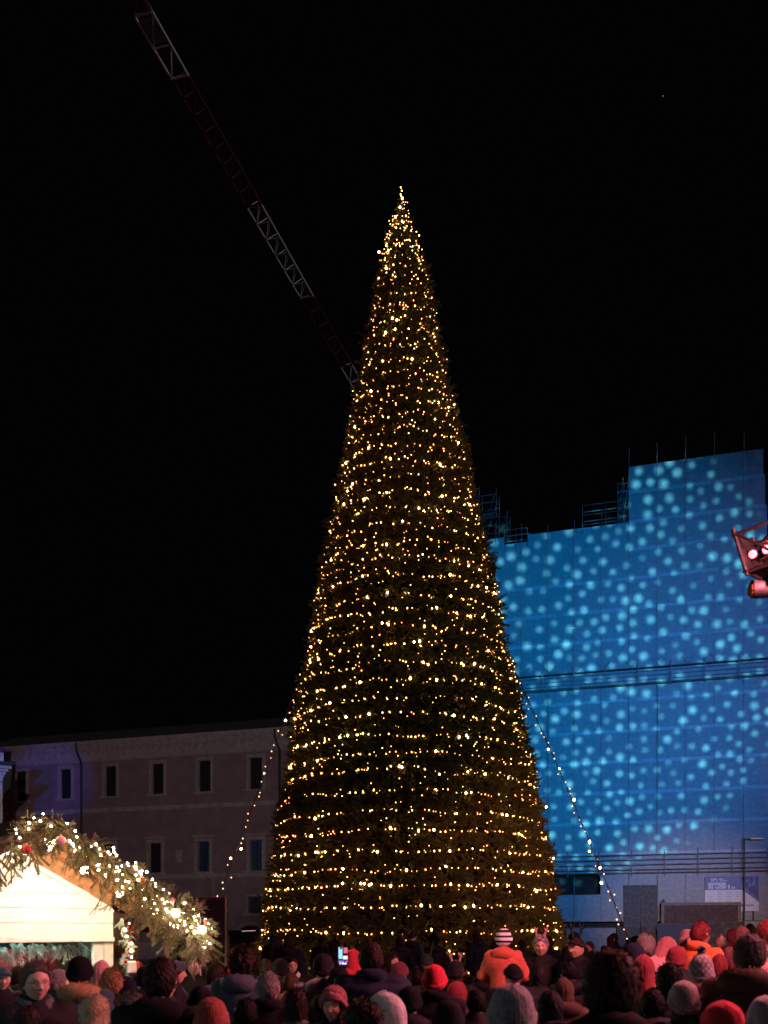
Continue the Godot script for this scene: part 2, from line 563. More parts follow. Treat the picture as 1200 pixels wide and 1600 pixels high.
func scaffold() -> void:
	var k := 0.00019
	var a := at(690, HY, wd(690, 67, 980, k)); a.y = 0
	var b := at(1206, HY, wd(1206, 67, 980, k)); b.y = 0
	var t := (b - a).normalized()
	var yaw := atan2(-t.z, t.x)
	wo = Transform3D(Basis(Vector3.UP, yaw), a)
	var o := thing("scaffold", "huge sheeted scaffold over a building front, lit blue with round light dots", "scaffold", "", a, yaw)
	var sheet := mottled("scaffold_sheet", lin(0.47, 0.47, 0.49), 0.75, 0.5, 0.84, false, 0.25)
	var seam := mottled("sheet_overlap", lin(0.68, 0.68, 0.70), 0.75, 0.5, 0.84)
	var steel := mat("scaffold_steel", lin(0.10, 0.10, 0.105), 0.5, false, 0.3)
	var sheet_pole := mat("scaffold_pole_grey", lin(0.36, 0.36, 0.38), 0.6)
	var rust := mat("scaffold_dark_steel", lin(0.26, 0.26, 0.27), 0.6)
	var L := (b - a).length()
	var um := wu(983)
	var ud0 := wu(788)
	var ud1 := wu(824)
	var ut := wu(1193)
	# sheet strips between lifts of two metres, bottom up; each a part
	var lifts := [[2.35, 4.1], [4.1, 5.5], [5.5, 6.85], [6.85, 8.9], [8.9, 10.95], [10.95, 13.0], [13.0, 15.05], [15.05, 17.1], [17.1, 18.05], [18.05, 19.2], [19.2, 21.2], [21.2, 23.2], [23.2, 25.2], [25.2, 27.1]]
	for li in lifts.size():
		var l: Array = lifts[li]
		var z := 0.0 if not (li in [2, 9]) else -0.45
		if li == 1:
			put("sheet", strip(wu(938), L, l[0], l[1], z, li * 3.1), sheet, o)
		else:
			put("sheet", strip(0.0, L, l[0], l[1] + (0.06 if z == 0.0 else -0.002), z, li * 3.1), sheet, o)
		if li > 2 and li != 9 and li != 10:
			put("seam", strip(0.0, L, l[0] - 0.10, l[0] + 0.13, 0.02, li * 3.1 + 1), seam, o)
	put("sheet", strip(0.0, ud0, 27.1, 28.95, 0.0, 51.0), sheet, o)
	put("sheet", strip(ud0, ud1, 27.1, 28.45, 0.0, 52.0), sheet, o)
	put("sheet", strip(ud1, um, 27.1, 28.95, 0.0, 53.0), sheet, o)
	for q in [[27.1, 28.95], [28.95, 30.9], [30.9, 32.65]]:
		put("sheet", strip(um, lerpf(L, ut, (q[1] - 24.0) / 8.6), q[0], q[1] + (0.06 if q[1] < 32 else 0.0), 0.0, q[0]), sheet, o)
		put("seam", strip(um, lerpf(L, ut, (q[1] - 24.0) / 8.6), q[0] - 0.1, q[0] + 0.13, 0.022, q[0] + 4), seam, o)
	# standards: dark tubes showing in front of the sheet, and their tops above it
	var u := fmod(um, 1.8)
	var idx := 0
	while u < L:
		var topy := 28.9 if u < um - 0.1 else 32.6
		var s := MB.new()
		var rise := 0.35 + 1.1 * absf(noise.get_noise_1d(u * 3.0)) + (0.9 if u > um else 0.0)
		s.tube([Vector3(u, topy - 0.4, 0.10), Vector3(u, topy + rise, 0.10)], [0.03], 6)
		put("pole", s, steel, o)
		for r in [[2.4, 5.5], [6.9, 18.0], [19.3, topy - 0.2]]:
			var s3 := MB.new()
			s3.tube([Vector3(u, r[0], 0.16), Vector3(u, r[1], 0.16)], [0.022], 5)
			put("pole", s3, sheet_pole, o)
		if idx % 4 == 0:
			for r in [[2.4, 5.4], [6.9, 17.9]]:
				var y0 := lerpf(r[0], r[1], 0.5 * absf(noise.get_noise_1d(u * 7.0 + r[0])))
				var s2 := MB.new()
				s2.tube([Vector3(u + 0.05, y0, 0.14), Vector3(u + 0.05, r[1], 0.14)], [0.018], 5)
				put("pole", s2, rust, o)
		u += 1.8
		idx += 1
	# two open walkways with guard rails
	for w in [[5.6, 1.2, wu(820)], [18.1, 1.05, 0.0]]:
		var dk := MB.new()
		dk.cbox(Vector3((w[2] + L) * 0.5, w[0] - 0.04, 0.05), Vector3(L - w[2], 0.08, 0.9), 0.01)
		put("deck", dk, mottled("scaffold_board", lin(0.25, 0.2, 0.15), 0.85, 0.8), o)
		for r in 4:
			var m := MB.new()
			var yy: float = w[0] + 0.18 + r * (w[1] - 0.1) / 3.4
			m.tube([Vector3(w[2], yy, 0.42), Vector3(L, yy + 0.02, 0.42)], [0.035], 5)
			put("rail", m, rust, o)
		var q: float = w[2] + 0.9
		while q < L:
			var m2 := MB.new()
			m2.tube([Vector3(q, w[0] - 0.25, 0.45), Vector3(q, w[0] + w[1] + 0.3, 0.45)], [0.03], 5)
			put("post", m2, rust, o)
			q += 2.1
	var zz := MB.new()
	q_zigzag(zz, 0.0, L, 19.2, 0.5)
	put("bracing", zz, rust, o)
	# guard rails above the sheet
	for g in [[ud0, ud1, 28.5, 0.9], [wu(910), um, 29.0, 1.5]]:
		for r in 3:
			var m3 := MB.new()
			var y3: float = g[2] + 0.15 + g[3] * r / 2.3
			m3.tube([Vector3(g[0], y3, 0.0), Vector3(g[1], y3, 0.0)], [0.03], 5)
			put("rail", m3, steel, o)
			var m4 := MB.new()
			m4.tube([Vector3(g[0], y3, -1.1), Vector3(g[1], y3, -1.1)], [0.03], 5)
			put("rail", m4, rust, o)
		for s in 3:
			var m5 := MB.new()
			var u5: float = lerpf(g[0], g[1], s / 2.0)
			m5.tube([Vector3(u5, g[2] - 0.4, 0.0), Vector3(u5, g[2] + g[3], 0.0)], [0.03], 5)
			put("post", m5, steel, o)
	# bare bay beside the tall part, with a ladder
	scaffold_bay(o, wu(965), um - 0.05, 29.0, 32.0, 2, steel, rust)
	var bay := mat("bay_dark_steel", lin(0.05, 0.05, 0.052), 0.6)
	# dark scaffold frame rising behind the fir
	scaffold_bay(o, wu(722), wu(775), 28.9, 32.4, 2, bay, bay)
	scaffold_bay(o, wu(775), wu(792), 28.9, 30.6, 1, bay, bay)
	var lamp := MB.new()
	lamp.cbox(Vector3(wu(898), 22.1, 0.35), Vector3(0.75, 0.12, 0.2), 0.02)
	put("site_lamp", lamp, mat("site_lamp_shell", lin(0.5, 0.5, 0.5), 0.4), o)
	var bw := MB.new()
	bw.box(Vector3(L * 0.5, 14.2, -3.2), Vector3(L, 28.4, 3.6))
	bw.box(Vector3((um + L) * 0.5, 30.0, -3.2), Vector3(L - um, 3.4, 3.58))
	var bd := thing("church_front", "dark stone building front hidden behind the blue scaffold sheeting", "building", "", a, yaw)
	put("wall", bw, mottled("old_stone", lin(0.05, 0.045, 0.04), 0.95, 0.3), bd)

func q_zigzag(m: MB, u0: float, u1: float, y: float, h: float) -> void:
	var u := u0
	while u < u1:
		m.tube([Vector3(u, y + h, 0.3), Vector3(u + 0.45, y, 0.3), Vector3(u + 0.9, y + h, 0.3)], [0.018], 4)
		u += 1.8

func scaffold_bay(o: Node3D, u0: float, u1: float, y0: float, y1: float, bays: int, m1: Material, m2: Material) -> void:
	for z in [-0.05, -1.15]:
		for s in bays + 1:
			var m := MB.new()
			var u := lerpf(u0, u1, float(s) / bays)
			m.tube([Vector3(u, y0 - 0.5, z), Vector3(u, y1 + 0.5 * noise.get_noise_1d(u), z)], [0.035], 5)
			put("pole", m, m1, o)
		var y := y0 + 0.4
		while y < y1:
			var r := MB.new()
			r.tube([Vector3(u0, y, z), Vector3(u1, y, z)], [0.03], 5)
			put("rail", r, m2, o)
			y += 0.55
		for s in bays:
			var d := MB.new()
			d.tube([Vector3(lerpf(u0, u1, float(s) / bays), y0, z - 0.06), Vector3(lerpf(u0, u1, (s + 1.0) / bays), y1, z - 0.06)], [0.025], 5)
			put("bracing", d, m2, o)
	for yd in [y0 + 0.1, lerpf(y0, y1, 0.55)]:
		var b := MB.new()
		b.cbox(Vector3((u0 + u1) * 0.5, yd, -0.6), Vector3(u1 - u0, 0.05, 0.95), 0.01)
		put("deck", b, mottled("scaffold_board", lin(0.25, 0.2, 0.15), 0.85, 0.8), o)

func wall_base() -> void:
	var yaw := wo.basis.get_euler().y
	var Y := func(px: float, py: float) -> float: return EYE + (HY - py) / F * wd(px, 67, 980, 0.00019)
	var frame_at := func(px: float, z: float) -> Vector3: return wo * Vector3(wu(px), 0, z)
	var dim := mottled("grey_board", lin(0.17, 0.16, 0.16), 0.85, 0.6, 0.7)
	# grey gate panel in the sheeting
	var g := thing("gate_panel", "tall grey-brown boarded gate set into the blue sheeting", "gate", "", frame_at.call(1001, 0.25), yaw)
	var gw: float = wu(1027) - wu(974)
	var gy: float = Y.call(1000, 1382)
	for s in 2:
		var m := MB.new()
		m.cbox(Vector3((s - 0.5) * gw * 0.5, gy * (0.68), 0), Vector3(gw * 0.5 - 0.03, gy * 0.62, 0.06), 0.01)
		put("panel", m, dim, g)
		var m1 := MB.new()
		m1.cbox(Vector3((s - 0.5) * gw * 0.5, gy * 0.17, 0.02), Vector3(gw * 0.5 - 0.03, gy * 0.34, 0.06), 0.01)
		put("panel", m1, mat("dark_grey_board", lin(0.07, 0.07, 0.075), 0.8), g)
	# site cabin: long brown box with pale frame
	var c := thing("site_cabin", "low brown site cabin with a pale beige frame", "cabin", "", frame_at.call(1095, 1.6), yaw)
	var cw: float = (wu(1158) - wu(1032)) * 0.97
	var cy: float = Y.call(1095, 1411)
	var cream := mottled("cream_frame", lin(0.34, 0.28, 0.22), 0.7, 0.7)
	var b := MB.new()
	b.cbox(Vector3(0, cy * 0.5 - 0.1, -0.6), Vector3(cw - 0.2, cy - 0.2, 1.2), 0.02)
	put("body", b, mottled("brown_panel", lin(0.16, 0.09, 0.08), 0.8, 0.5), c)
	for s in [[0.0, cy - 0.1, cw, 0.2], [-cw * 0.5 + 0.1, cy * 0.5, 0.2, cy], [cw * 0.5 - 0.1, cy * 0.5, 0.2, cy]]:
		var m2 := MB.new()
		m2.cbox(Vector3(s[0], s[1] + (0.004 if s[2] > 1.0 else -0.1), -0.58), Vector3(s[2], s[3], 1.22), 0.02)
		put("frame", m2, cream, c)
	var v := MB.new()
	v.tube([Vector3(-cw * 0.5 + 0.15, cy, -0.3), Vector3(-cw * 0.5 + 0.15, cy + 0.22, -0.3)], [0.07], 8)
	put("vent", v, mat("dark_zinc", lin(0.03, 0.03, 0.035), 0.5), c)
	# the printed site board: blue heading with pale lines, white foot cut at a slant, a pale picture at right
	var ib := thing("site_board", "large blue and white printed building-site board beside the cabin", "sign", "", frame_at.call(1143, 0.35), yaw)
	var bw: float = wu(1185) - wu(1101)
	var y0: float = Y.call(1143, 1424)
	var y1: float = Y.call(1143, 1370)
	var bk := MB.new()
	bk.cbox(Vector3(0, (y0 + y1) * 0.5, -0.04), Vector3(bw, y1 - y0, 0.05), 0.008)
	put("backing", bk, mat("board_blue", lin(0.03, 0.07, 0.30), 0.45), ib)
	var ft := MB.new()
	var hb := bw * 0.5
	var ym := lerpf(y0, y1, 0.62)
	ft.face([Vector3(-hb, y0, -0.008), Vector3(hb, y0, -0.008), Vector3(hb, lerpf(y0, y1, 0.26), -0.008), Vector3(hb * 0.38, ym, -0.008), Vector3(-hb, ym, -0.008)], Vector3.BACK)
	put("white_field", ft, mat("board_white", lin(0.75, 0.75, 0.78), 0.5), ib)
	var pic := MB.new()
	pic.face([Vector3(hb * 0.30, y1 - 0.05, -0.008), Vector3(hb * 0.98, y1 - 0.05, -0.008), Vector3(hb * 0.98, lerpf(y0, y1, 0.34), -0.008), Vector3(hb * 0.52, ym + 0.02, -0.008)], Vector3.BACK)
	var pm := mat("board_picture", Color(0.8, 0.85, 1.0), 0.5)
	var gr := Gradient.new()
	gr.set_color(0, Color(0.05, 0.1, 0.35)); gr.set_color(1, Color(0.8, 0.82, 0.88))
	gr.add_point(0.5, Color(0.15, 0.22, 0.45))
	pm.albedo_texture = noise_tex("picture", 0.02, false, 128, gr)
	pm.uv1_scale = Vector3(0.7, 0.7, 1)
	put("picture", pic, pm, ib)
	# lettering too small to read in the photograph: rows of short strokes
	var tl := MB.new()
	var dl := MB.new()
	for row in [[0.93, 0.10, 0.47, 0.07], [0.88, 0.10, 0.60, 0.06], [0.80, 0.0, 0.55, 0.14], [0.74, 0.0, 0.62, 0.12], [0.68, 0.0, 0.80, 0.12]]:
		var x: float = -hb + 0.22 + row[1] * bw * 0.5
		while x < -hb + 0.2 + row[2] * bw * 0.62:
			var w := rng.randf_range(0.05, 0.12)
			tl.box(Vector3(x + w * 0.5, lerpf(y0, y1, row[0]), -0.012), Vector3(w, row[3], 0.004))
			x += w + (0.03 if rng.randf() < 0.75 else 0.12)
	for cc in 4:
		for rr in 7:
			var x2 := -hb + 0.2 + cc * bw * 0.17
			var y2 := lerpf(y0, ym, 0.90 - rr * 0.11)
			if rng.randf() < 0.8:
				dl.box(Vector3(x2 + 0.16, y2, -0.006), Vector3(rng.randf_range(0.18, 0.42), 0.028, 0.003))
	dl.box(Vector3(hb * 0.40, lerpf(y0, y1, 0.17), -0.006), Vector3(0.16, 0.16, 0.003), Basis(Vector3.BACK, 0.78))
	dl.box(Vector3(hb * 0.66, lerpf(y0, y1, 0.17), -0.006), Vector3(0.5, 0.09, 0.003))
	put("lettering", tl, mat("board_letter_white", lin(0.7, 0.72, 0.8), 0.5), ib)
	put("lettering", dl, mat("board_letter_blue", lin(0.2, 0.24, 0.5), 0.5), ib)
	for s in [-1.0, 1.0]:
		var pst := MB.new()
		pst.tube([Vector3(s * hb * 0.8, 0, -0.12), Vector3(s * hb * 0.8, y1, -0.12)], [0.05], 6)
		put("post", pst, dim, ib)
	# hoardings along the foot of the scaffold
	var specs := [
		[884, 963, 1450, "white", "plain white hoarding panel left of the printed ones"],
		[964, 1000, 1449, "dark", "short dark hoarding panel right of the white one"],
		[1001, 1025, 1447, "print", "hoarding panel printed with a brown and grey picture"],
		[1026, 1085, 1444, "navy", "wide navy blue hoarding panel under the site cabin"],
		[1086, 1104, 1442, "dark", "narrow dark hoarding panel right of the navy one"],
		[1105, 1162, 1441, "print", "wide hoarding panel printed with a reddish brown picture"],
		[1163, 1206, 1439, "white", "pale hoarding panel at the right edge"]]
	var pr := Gradient.new()
	pr.set_color(0, Color(0.12, 0.06, 0.05)); pr.set_color(1, Color(0.42, 0.36, 0.33))
	pr.add_point(0.55, Color(0.2, 0.12, 0.1))
	var pmat := mat("hoarding_print", Color(1, 1, 1), 0.6)
	pmat.albedo_texture = noise_tex("hoard", 0.018, false, 256, pr)
	pmat.uv1_triplanar = true
	pmat.uv1_scale = Vector3.ONE * 0.35
	var hm := {"white": mottled("hoarding_white", lin(0.42, 0.38, 0.38), 0.6, 0.4, 0.85), "dark": mat("hoarding_dark", lin(0.07, 0.06, 0.065), 0.7), "navy": mat("hoarding_navy", lin(0.025, 0.035, 0.07), 0.6), "print": pmat}
	for s in specs:
		var pc: float = (s[0] + s[1]) * 0.5
		var h: float = (Y.call(pc, s[2]) - EYE) * 0.93 + EYE
		var hw: float = (wu(s[1]) - wu(s[0])) * 0.92
		var t := thing("hoarding", s[4], "hoarding", "hoarding panels at the scaffold foot", frame_at.call(pc, 4.2) , yaw)
		t.position = Vector3((pc - CX) / F * -t.position.z, 0, t.position.z)
		var m3 := MB.new()
		m3.cbox(Vector3(0, h * 0.5 + 0.05, 0), Vector3(hw, h - 0.1, 0.04), 0.01)
		put("panel", m3, hm[s[3]], t)
		var m4 := MB.new()
		m4.cbox(Vector3(0, h + 0.02, 0), Vector3(hw, 0.06, 0.07), 0.01)
		put("top_rail", m4, dim, t)
		for q in [-0.46, 0.46]:
			var m5 := MB.new()
			m5.tube([Vector3(q * hw, 0, -0.1), Vector3(q * hw, h, -0.1)], [0.035], 6)
			put("post", m5, dim, t)
	# street lamp before the sheeting
	var sl := thing("street_lamp", "slim street lamp with a flat arm in front of the sheeting", "street lamp", "", frame_at.call(1162, 1.2), yaw)
	var ly: float = Y.call(1162, 1312)
	var mp := MB.new()
	mp.tube([Vector3(0, 0, 0), Vector3(0, ly, 0)], [0.06, 0.045], 8)
	put("pole", mp, mat("lamp_post_dark", lin(0.06, 0.06, 0.065), 0.5), sl)
	var ma := MB.new()
	ma.tube([Vector3(0, ly - 0.02, 0), Vector3(1.1, ly - 0.08, 0.1)], [0.035], 6)
	ma.cbox(Vector3(0.75, ly - 0.02, 0.08), Vector3(0.95, 0.09, 0.26), 0.03)
	put("lamp_head", ma, mat("lamp_head_beige", lin(0.5, 0.42, 0.34), 0.4), sl)
	var lg := MB.new()
	lg.box(Vector3(0.75, ly - 0.073, 0.08), Vector3(0.7, 0.012, 0.2))
	put("lamp_glass", lg, glow("street_lamp_glow", Color(1.0, 0.8, 0.6), 0.5), sl)

# ---------------------------------------------------------------- crane
func crane() -> void:
	var H := 60.0
	var dep := func(py: float) -> float: return (H - EYE) / ((HY - py) / F)
	var d0: float = dep.call(22)
	var d1: float = dep.call(660)
	var p0 := at(224, 22, d0)
	var p1 := at(592, 660, d1)
	p0.y = H; p1.y = H
	var o := thing("tower_crane", "red and white lattice jib of a tower crane against the black sky", "crane")
	var ax := (p1 - p0).normalized()
	var side := ax.cross(Vector3.UP).normalized()
	var w := 0.62
	var L := (p1 - p0).length()
	var white := mat("crane_white", lin(0.75, 0.75, 0.75), 0.5)
	var red := mat("crane_red", lin(0.13, 0.012, 0.016), 0.5)
	# sections: length share and colour, tip first
	var sect := [[0.0, 0.135, 1, 2], [0.135, 0.30, 0, 4], [0.30, 0.445, 0, 4], [0.445, 0.565, 1, 3], [0.565, 0.70, 1, 4], [0.70, 0.90, 0, 5], [0.90, 1.0, 1, 3]]
	# find the share whose image row is py
	var sh := func(py: float) -> float:
		var lo := 0.0
		var hi := 1.0
		for s in 30:
			var m := (lo + hi) * 0.5
			var p := p0.lerp(p1, m)
			if HY - (p.y - EYE) / -p.z * F > py: hi = m
			else: lo = m
		return lo
	var rows := [22, 122, 232, 322, 398, 465, 572, 620, 660]
	var tones := [1, 0, 0, 1, 1, 0, 1, 0]
	var bays := [2, 4, 4, 3, 3, 5, 2, 2]
	for s in tones.size():
		var a: float = sh.call(rows[s])
		var b: float = sh.call(rows[s + 1])
		var m := MB.new()
		var pa := p0 + ax * L * a
		var pb := p0 + ax * (L * b - 0.06)
		for k in [-1.0, 1.0]:
			m.tube([pa + side * w * k, pb + side * w * k], [0.085], 6)
		var top := Vector3(0, 1.15, 0)
		m.tube([pa + top, pb + top], [0.085], 6)
		var n: int = bays[s]
		for q in n:
			var c0 := pa.lerp(pb, float(q) / n)
			var c1 := pa.lerp(pb, (q + 1.0) / n)
			m.tube([c0 - side * w, c0 + side * w], [0.06 if q > 0 else 0.09], 5)
			m.tube([c0 + side * w, c1 - side * w], [0.04], 5)
			for k in [-1.0, 1.0]:
				m.tube([c0 + side * w * k, c0.lerp(c1, 0.5) + top, c1 + side * w * k], [0.04], 5)
		m.tube([pb - side * w, pb + side * w], [0.09], 5)
		put("jib_section", m, white if tones[s] == 1 else red, o)
	var wb := MB.new()     # walkway plate near the tip
	var a0 := p0 + ax * 0.4
	var a1: Vector3 = p0 + ax * (L * float(sh.call(70.0)))
	wb.face([a0 - side * 0.5 + Vector3(0, 0.1, 0), a0 + side * 0.5 + Vector3(0, 0.1, 0), a1 + side * 0.5 + Vector3(0, 0.1, 0), a1 - side * 0.5 + Vector3(0, 0.1, 0)], Vector3.DOWN)
	put("walkway_plate", wb, mat("crane_plate", lin(0.2, 0.2, 0.26), 0.6), o)
	var tip := MB.new()
	tip.tube([p0 - side * w, p0 + Vector3(0, 1.3, 0) - ax * 0.6, p0 + side * w], [0.07], 5)
	tip.cbox(p0 + Vector3(0, 1.35, 0) - ax * 0.6, Vector3(0.5, 0.2, 0.4), 0.02)
	put("tip_bracket", tip, red, o)
	var mast := MB.new()
	var mp := p1 + ax * 3.0
	for k in [[-1, -1], [1, -1], [1, 1], [-1, 1]]:
		mast.tube([Vector3(mp.x + k[0] * 0.9, 0, mp.z + k[1] * 0.9), Vector3(mp.x + k[0] * 0.9, H + 1.0, mp.z + k[1] * 0.9)], [0.1], 6)
	var y := 0.0
	var f := 1.0
	while y < H:
		for z in [-0.9, 0.9]:
			mast.tube([Vector3(mp.x - 0.9 * f, y, mp.z + z), Vector3(mp.x + 0.9 * f, y + 2.0, mp.z + z)], [0.05], 4)
			mast.tube([Vector3(mp.x + z, y, mp.z - 0.9 * f), Vector3(mp.x + z, y + 2.0, mp.z + 0.9 * f)], [0.05], 4)
		f = -f
		y += 2.0
	put("mast", mast, red, o)

# ---------------------------------------------------------------- the great fir
const TD := 30.0
func tree_r(h: float) -> float:
	var tab := [[1540, 240], [1480, 236], [1400, 224], [1300, 209], [1200, 192], [1100, 173], [1000, 152], [900, 135], [800, 113], [700, 93], [600, 71], [500, 51], [400, 34], [340, 17], [312, 7], [296, 1], [288, 0]]
	var py := HY - (h - EYE) / TD * F
	for k in tab.size() - 1:
		if py <= tab[k][0] and py >= tab[k + 1][0]:
			return lerpf(tab[k][1], tab[k + 1][1], (tab[k][0] - py) / (tab[k][0] - tab[k + 1][0])) / F * TD
	return 240.0 / F * TD if py > 1500 else 0.0

func tree_x(h: float) -> float:
	return lerpf(0.86, 0.50, h / 24.0)

func lumps(a: float, h: float) -> float:
	return 0.17 * noise.get_noise_3d(cos(a) * 2.0, h * 0.9, sin(a) * 2.0) + 0.17 * noise.get_noise_3d(cos(a) * 7.0 + 5.0, h * 2.6, sin(a) * 7.0)

func sprig(len: float, blades: int, bl: float, bw: float, sd: int) -> MB:
	var m := MB.new()
	var r := RandomNumberGenerator.new()
	r.seed = sd
	var bend := Vector3(r.randf_range(-0.08, 0.08), 0, r.randf_range(-0.08, 0.08))
	m.tube([Vector3.ZERO, Vector3(0, len * 0.5, 0) + bend * 0.3, Vector3(0, len * 0.95, 0) + bend], [0.006, 0.004], 3, false)
	for k in blades:
		var f := (k + 0.6) / blades
		var p := Vector3(0, len * f * 0.95, 0) + bend * f * f
		var a := k * 2.4 + r.randf_range(-0.4, 0.4)
		var up := lerpf(0.5, 1.3, f) + r.randf_range(-0.25, 0.25)
		var d := Vector3(cos(a), up, sin(a)).normalized()
		var s := d.cross(Vector3(0.2, 0.9, -0.3)).normalized()
		var l := bl * r.randf_range(0.7, 1.25)
		var nn := s.cross(d).normalized()
		var i0 := m.vert(p - s * bw * 0.5, nn)
		var i1 := m.vert(p + s * bw * 0.5, nn)
		var i2 := m.vert(p + d * l * 0.6 + s * bw * 0.4, nn)
		var i3 := m.vert(p + d * l, nn)
		m.tri(i0, i1, i2); m.tri(i0, i2, i3)
	return m

func frame_to(dir: Vector3, roll: float) -> Basis:
	var y := dir.normalized()
	var x := y.cross(Vector3(0.31, 0.8, 0.52)).normalized()
	var b := Basis(x, y, x.cross(y))
	return b * Basis(Vector3.UP, roll)

func christmas_tree() -> void:
	var o := thing("christmas_tree", "giant conical fir covered in warm fairy lights in the square", "tree", "", Vector3(0, 0, -TD))
	var needles := mat("fir_needles", lin(1, 1, 1), 0.42, true)
	needles.backlight_enabled = true
	needles.backlight = lin(0.5, 0.5, 0.22)
	var trunk := MB.new()
	trunk.tube([Vector3(tree_x(0), 0, 0), Vector3(tree_x(12), 12, 0), Vector3(tree_x(24), 23.4, 0)], [0.55, 0.32, 0.04], 12)
	put("trunk", trunk, mottled("fir_bark", lin(0.05, 0.035, 0.025), 0.9, 1.0), o)
	var core := MB.new()  # solid core; the shade inside the crown is put into its dark green
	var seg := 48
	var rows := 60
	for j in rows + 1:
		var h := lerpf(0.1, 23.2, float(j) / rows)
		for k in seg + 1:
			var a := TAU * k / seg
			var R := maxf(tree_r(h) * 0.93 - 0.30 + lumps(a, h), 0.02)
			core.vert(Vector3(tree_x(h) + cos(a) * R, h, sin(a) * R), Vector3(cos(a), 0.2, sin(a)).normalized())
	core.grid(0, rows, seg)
	put("dark_inner_core", core, mottled("inner_shade_green", lin(0.018, 0.022, 0.010), 0.95, 2.0, 0.4, false, 1.0), o, "stuff")
	for var_i in 4:
		var sp := sprig([0.34, 0.42, 0.28, 0.5][var_i], [22, 26, 18, 28][var_i], [0.10, 0.12, 0.09, 0.12][var_i], 0.036, 40 + var_i)
		var xs: Array[Transform3D] = []
		var cs := PackedColorArray()
		var want := 9500
		while xs.size() < want:
			var h := 0.3 + 23.3 * (1.0 - sqrt(rng.randf()))
			if rng.randf() < 0.12: h = rng.randf_range(12.0, 23.6)
			var a := rng.randf() * TAU
			if sin(a) < -0.55 and rng.randf() < 0.8: continue
			var R := tree_r(h)
			var dpt := rng.randf()
			var rr := maxf(R - 0.22 - dpt * dpt * 0.30 + lumps(a, h), 0.0)
			var rad := Vector3(cos(a), 0, sin(a))
			var tng := Vector3(-sin(a), 0, cos(a))
			var dir := rad * rng.randf_range(0.5, 1.1) + Vector3.UP * rng.randf_range(-0.75, 0.75) + tng * rng.randf_range(-0.85, 0.85)
			if h > 23.0: dir += Vector3.UP * 0.8
			var sc := rng.randf_range(0.5, 0.9) * (0.55 if h > 21.5 else 1.0) * (0.5 if h > 23.2 else 1.0)
			xs.append(Transform3D(frame_to(dir, rng.randf() * TAU).scaled(Vector3.ONE * sc), Vector3(tree_x(h) + rad.x * rr, h, rad.z * rr)))
			var g := rng.randf_range(0.6, 1.35)
			cs.append(Color(0.105 * g, 0.122 * g * rng.randf_range(0.8, 1.1), 0.036 * g))
		var mm := MultiMesh.new()
		mm.transform_format = MultiMesh.TRANSFORM_3D
		mm.use_colors = true
		mm.mesh = sp.mesh()
		mm.instance_count = xs.size()
		for k in xs.size():
			mm.set_instance_transform(k, xs[k])
			mm.set_instance_color(k, cs[k])
		var mi := MultiMeshInstance3D.new()
		mi.name = "crown"
		mi.multimesh = mm
		mi.material_override = needles
		mi.set_meta("kind", "stuff")
		o.add_child(mi, true)
	# fairy lights in close rings
	var fl := thing("fairy_lights", "warm white fairy lights wound in close rings round the giant fir", "fairy lights", "", Vector3(0, 0, -TD))
	var wire := mat("dark_green_wire", lin(0.02, 0.03, 0.02), 0.6)
	var bulb_ball := MB.new()
	bulb_ball.ball(Vector3.ZERO, Vector3.ONE, 6, 4)
	var glows := [glow("fairy_bulb_light", Color(1.0, 0.67, 0.36), 13.0), glow("fairy_bulb_light_dim", Color(1.0, 0.64, 0.32), 6.5), glow("fairy_bulb_light_strong", Color(1.0, 0.72, 0.43), 34.0)]
	var h2 := 0.75
	var ring := 0
	while h2 < 23.75:
		var sets := [MB.new(), MB.new(), MB.new()]
		var wp := []
		var R2 := tree_r(h2)
		var n := maxi(3, int(TAU * R2 / 0.15))
		var tilt := rng.randf_range(-0.05, 0.05)
		var ph := rng.randf() * TAU
		for k in n + 1:
			var a := TAU * k / n + rng.randf_range(-0.12, 0.12) / maxf(R2, 0.3)
			var sag := 0.035 * sin(a * 7.0 + ph) + 0.07 * noise.get_noise_2d(a * 2.0 + ring * 5.0, 3.0) + tilt * sin(a + ph) * R2 * 0.4
			var hh := h2 + sag + rng.randf_range(-0.03, 0.03)
			var deep := rng.randf()
			var rr := tree_r(hh) + lumps(a, hh) - 0.02 - 0.18 * deep
			var p := Vector3(tree_x(hh) + cos(a) * rr, hh, sin(a) * rr)
			wp.append(p)
			if k < n and sin(a) > -0.5 and rng.randf() < 0.93:
				var q := rng.randf()
				var kind := 2 if q > 0.9 else (1 if q < 0.45 else 0)
				var r: float = [0.0175, 0.013, 0.027][kind] * rng.randf_range(0.8, 1.15)
				sets[kind].add(bulb_ball, Transform3D(Basis().scaled(Vector3(r, r * 1.25, r)), p))
		var wm := MB.new()
		wm.tube(wp, [0.006], 3, false)
		var part := put("light_ring", wm, wire, fl)
		for kind in 3:
			if sets[kind].v.size(): put("bulbs", sets[kind], glows[kind], part, "stuff")
		h2 += lerpf(0.56, 0.42, clampf(h2 / 21.0, 0, 1)) * rng.randf_range(0.88, 1.12)
		ring += 1
	# loose drops of lights between the rings
	var extra := MB.new()
	for k in 4: extra.add(bulb_ball, Transform3D(Basis().scaled(Vector3.ONE * 0.02), Vector3(0.5 + 0.03 * (k % 2), 23.95 - 0.10 * k, 0.04)))
	for k in 1500:
		var h := 0.8 + 22.8 * (1.0 - sqrt(rng.randf()))
		if k % 3 == 0: h = rng.randf_range(9.0, 23.6)
		var a := rng.randf_range(-0.3, PI + 0.3)
		var rr := tree_r(h) + lumps(a, h) - rng.randf_range(0.0, 0.14)
		var r := rng.randf_range(0.007, 0.0145)
		extra.add(bulb_ball, Transform3D(Basis().scaled(Vector3.ONE * r), Vector3(tree_x(h) + cos(a) * rr, h, sin(a) * rr)))
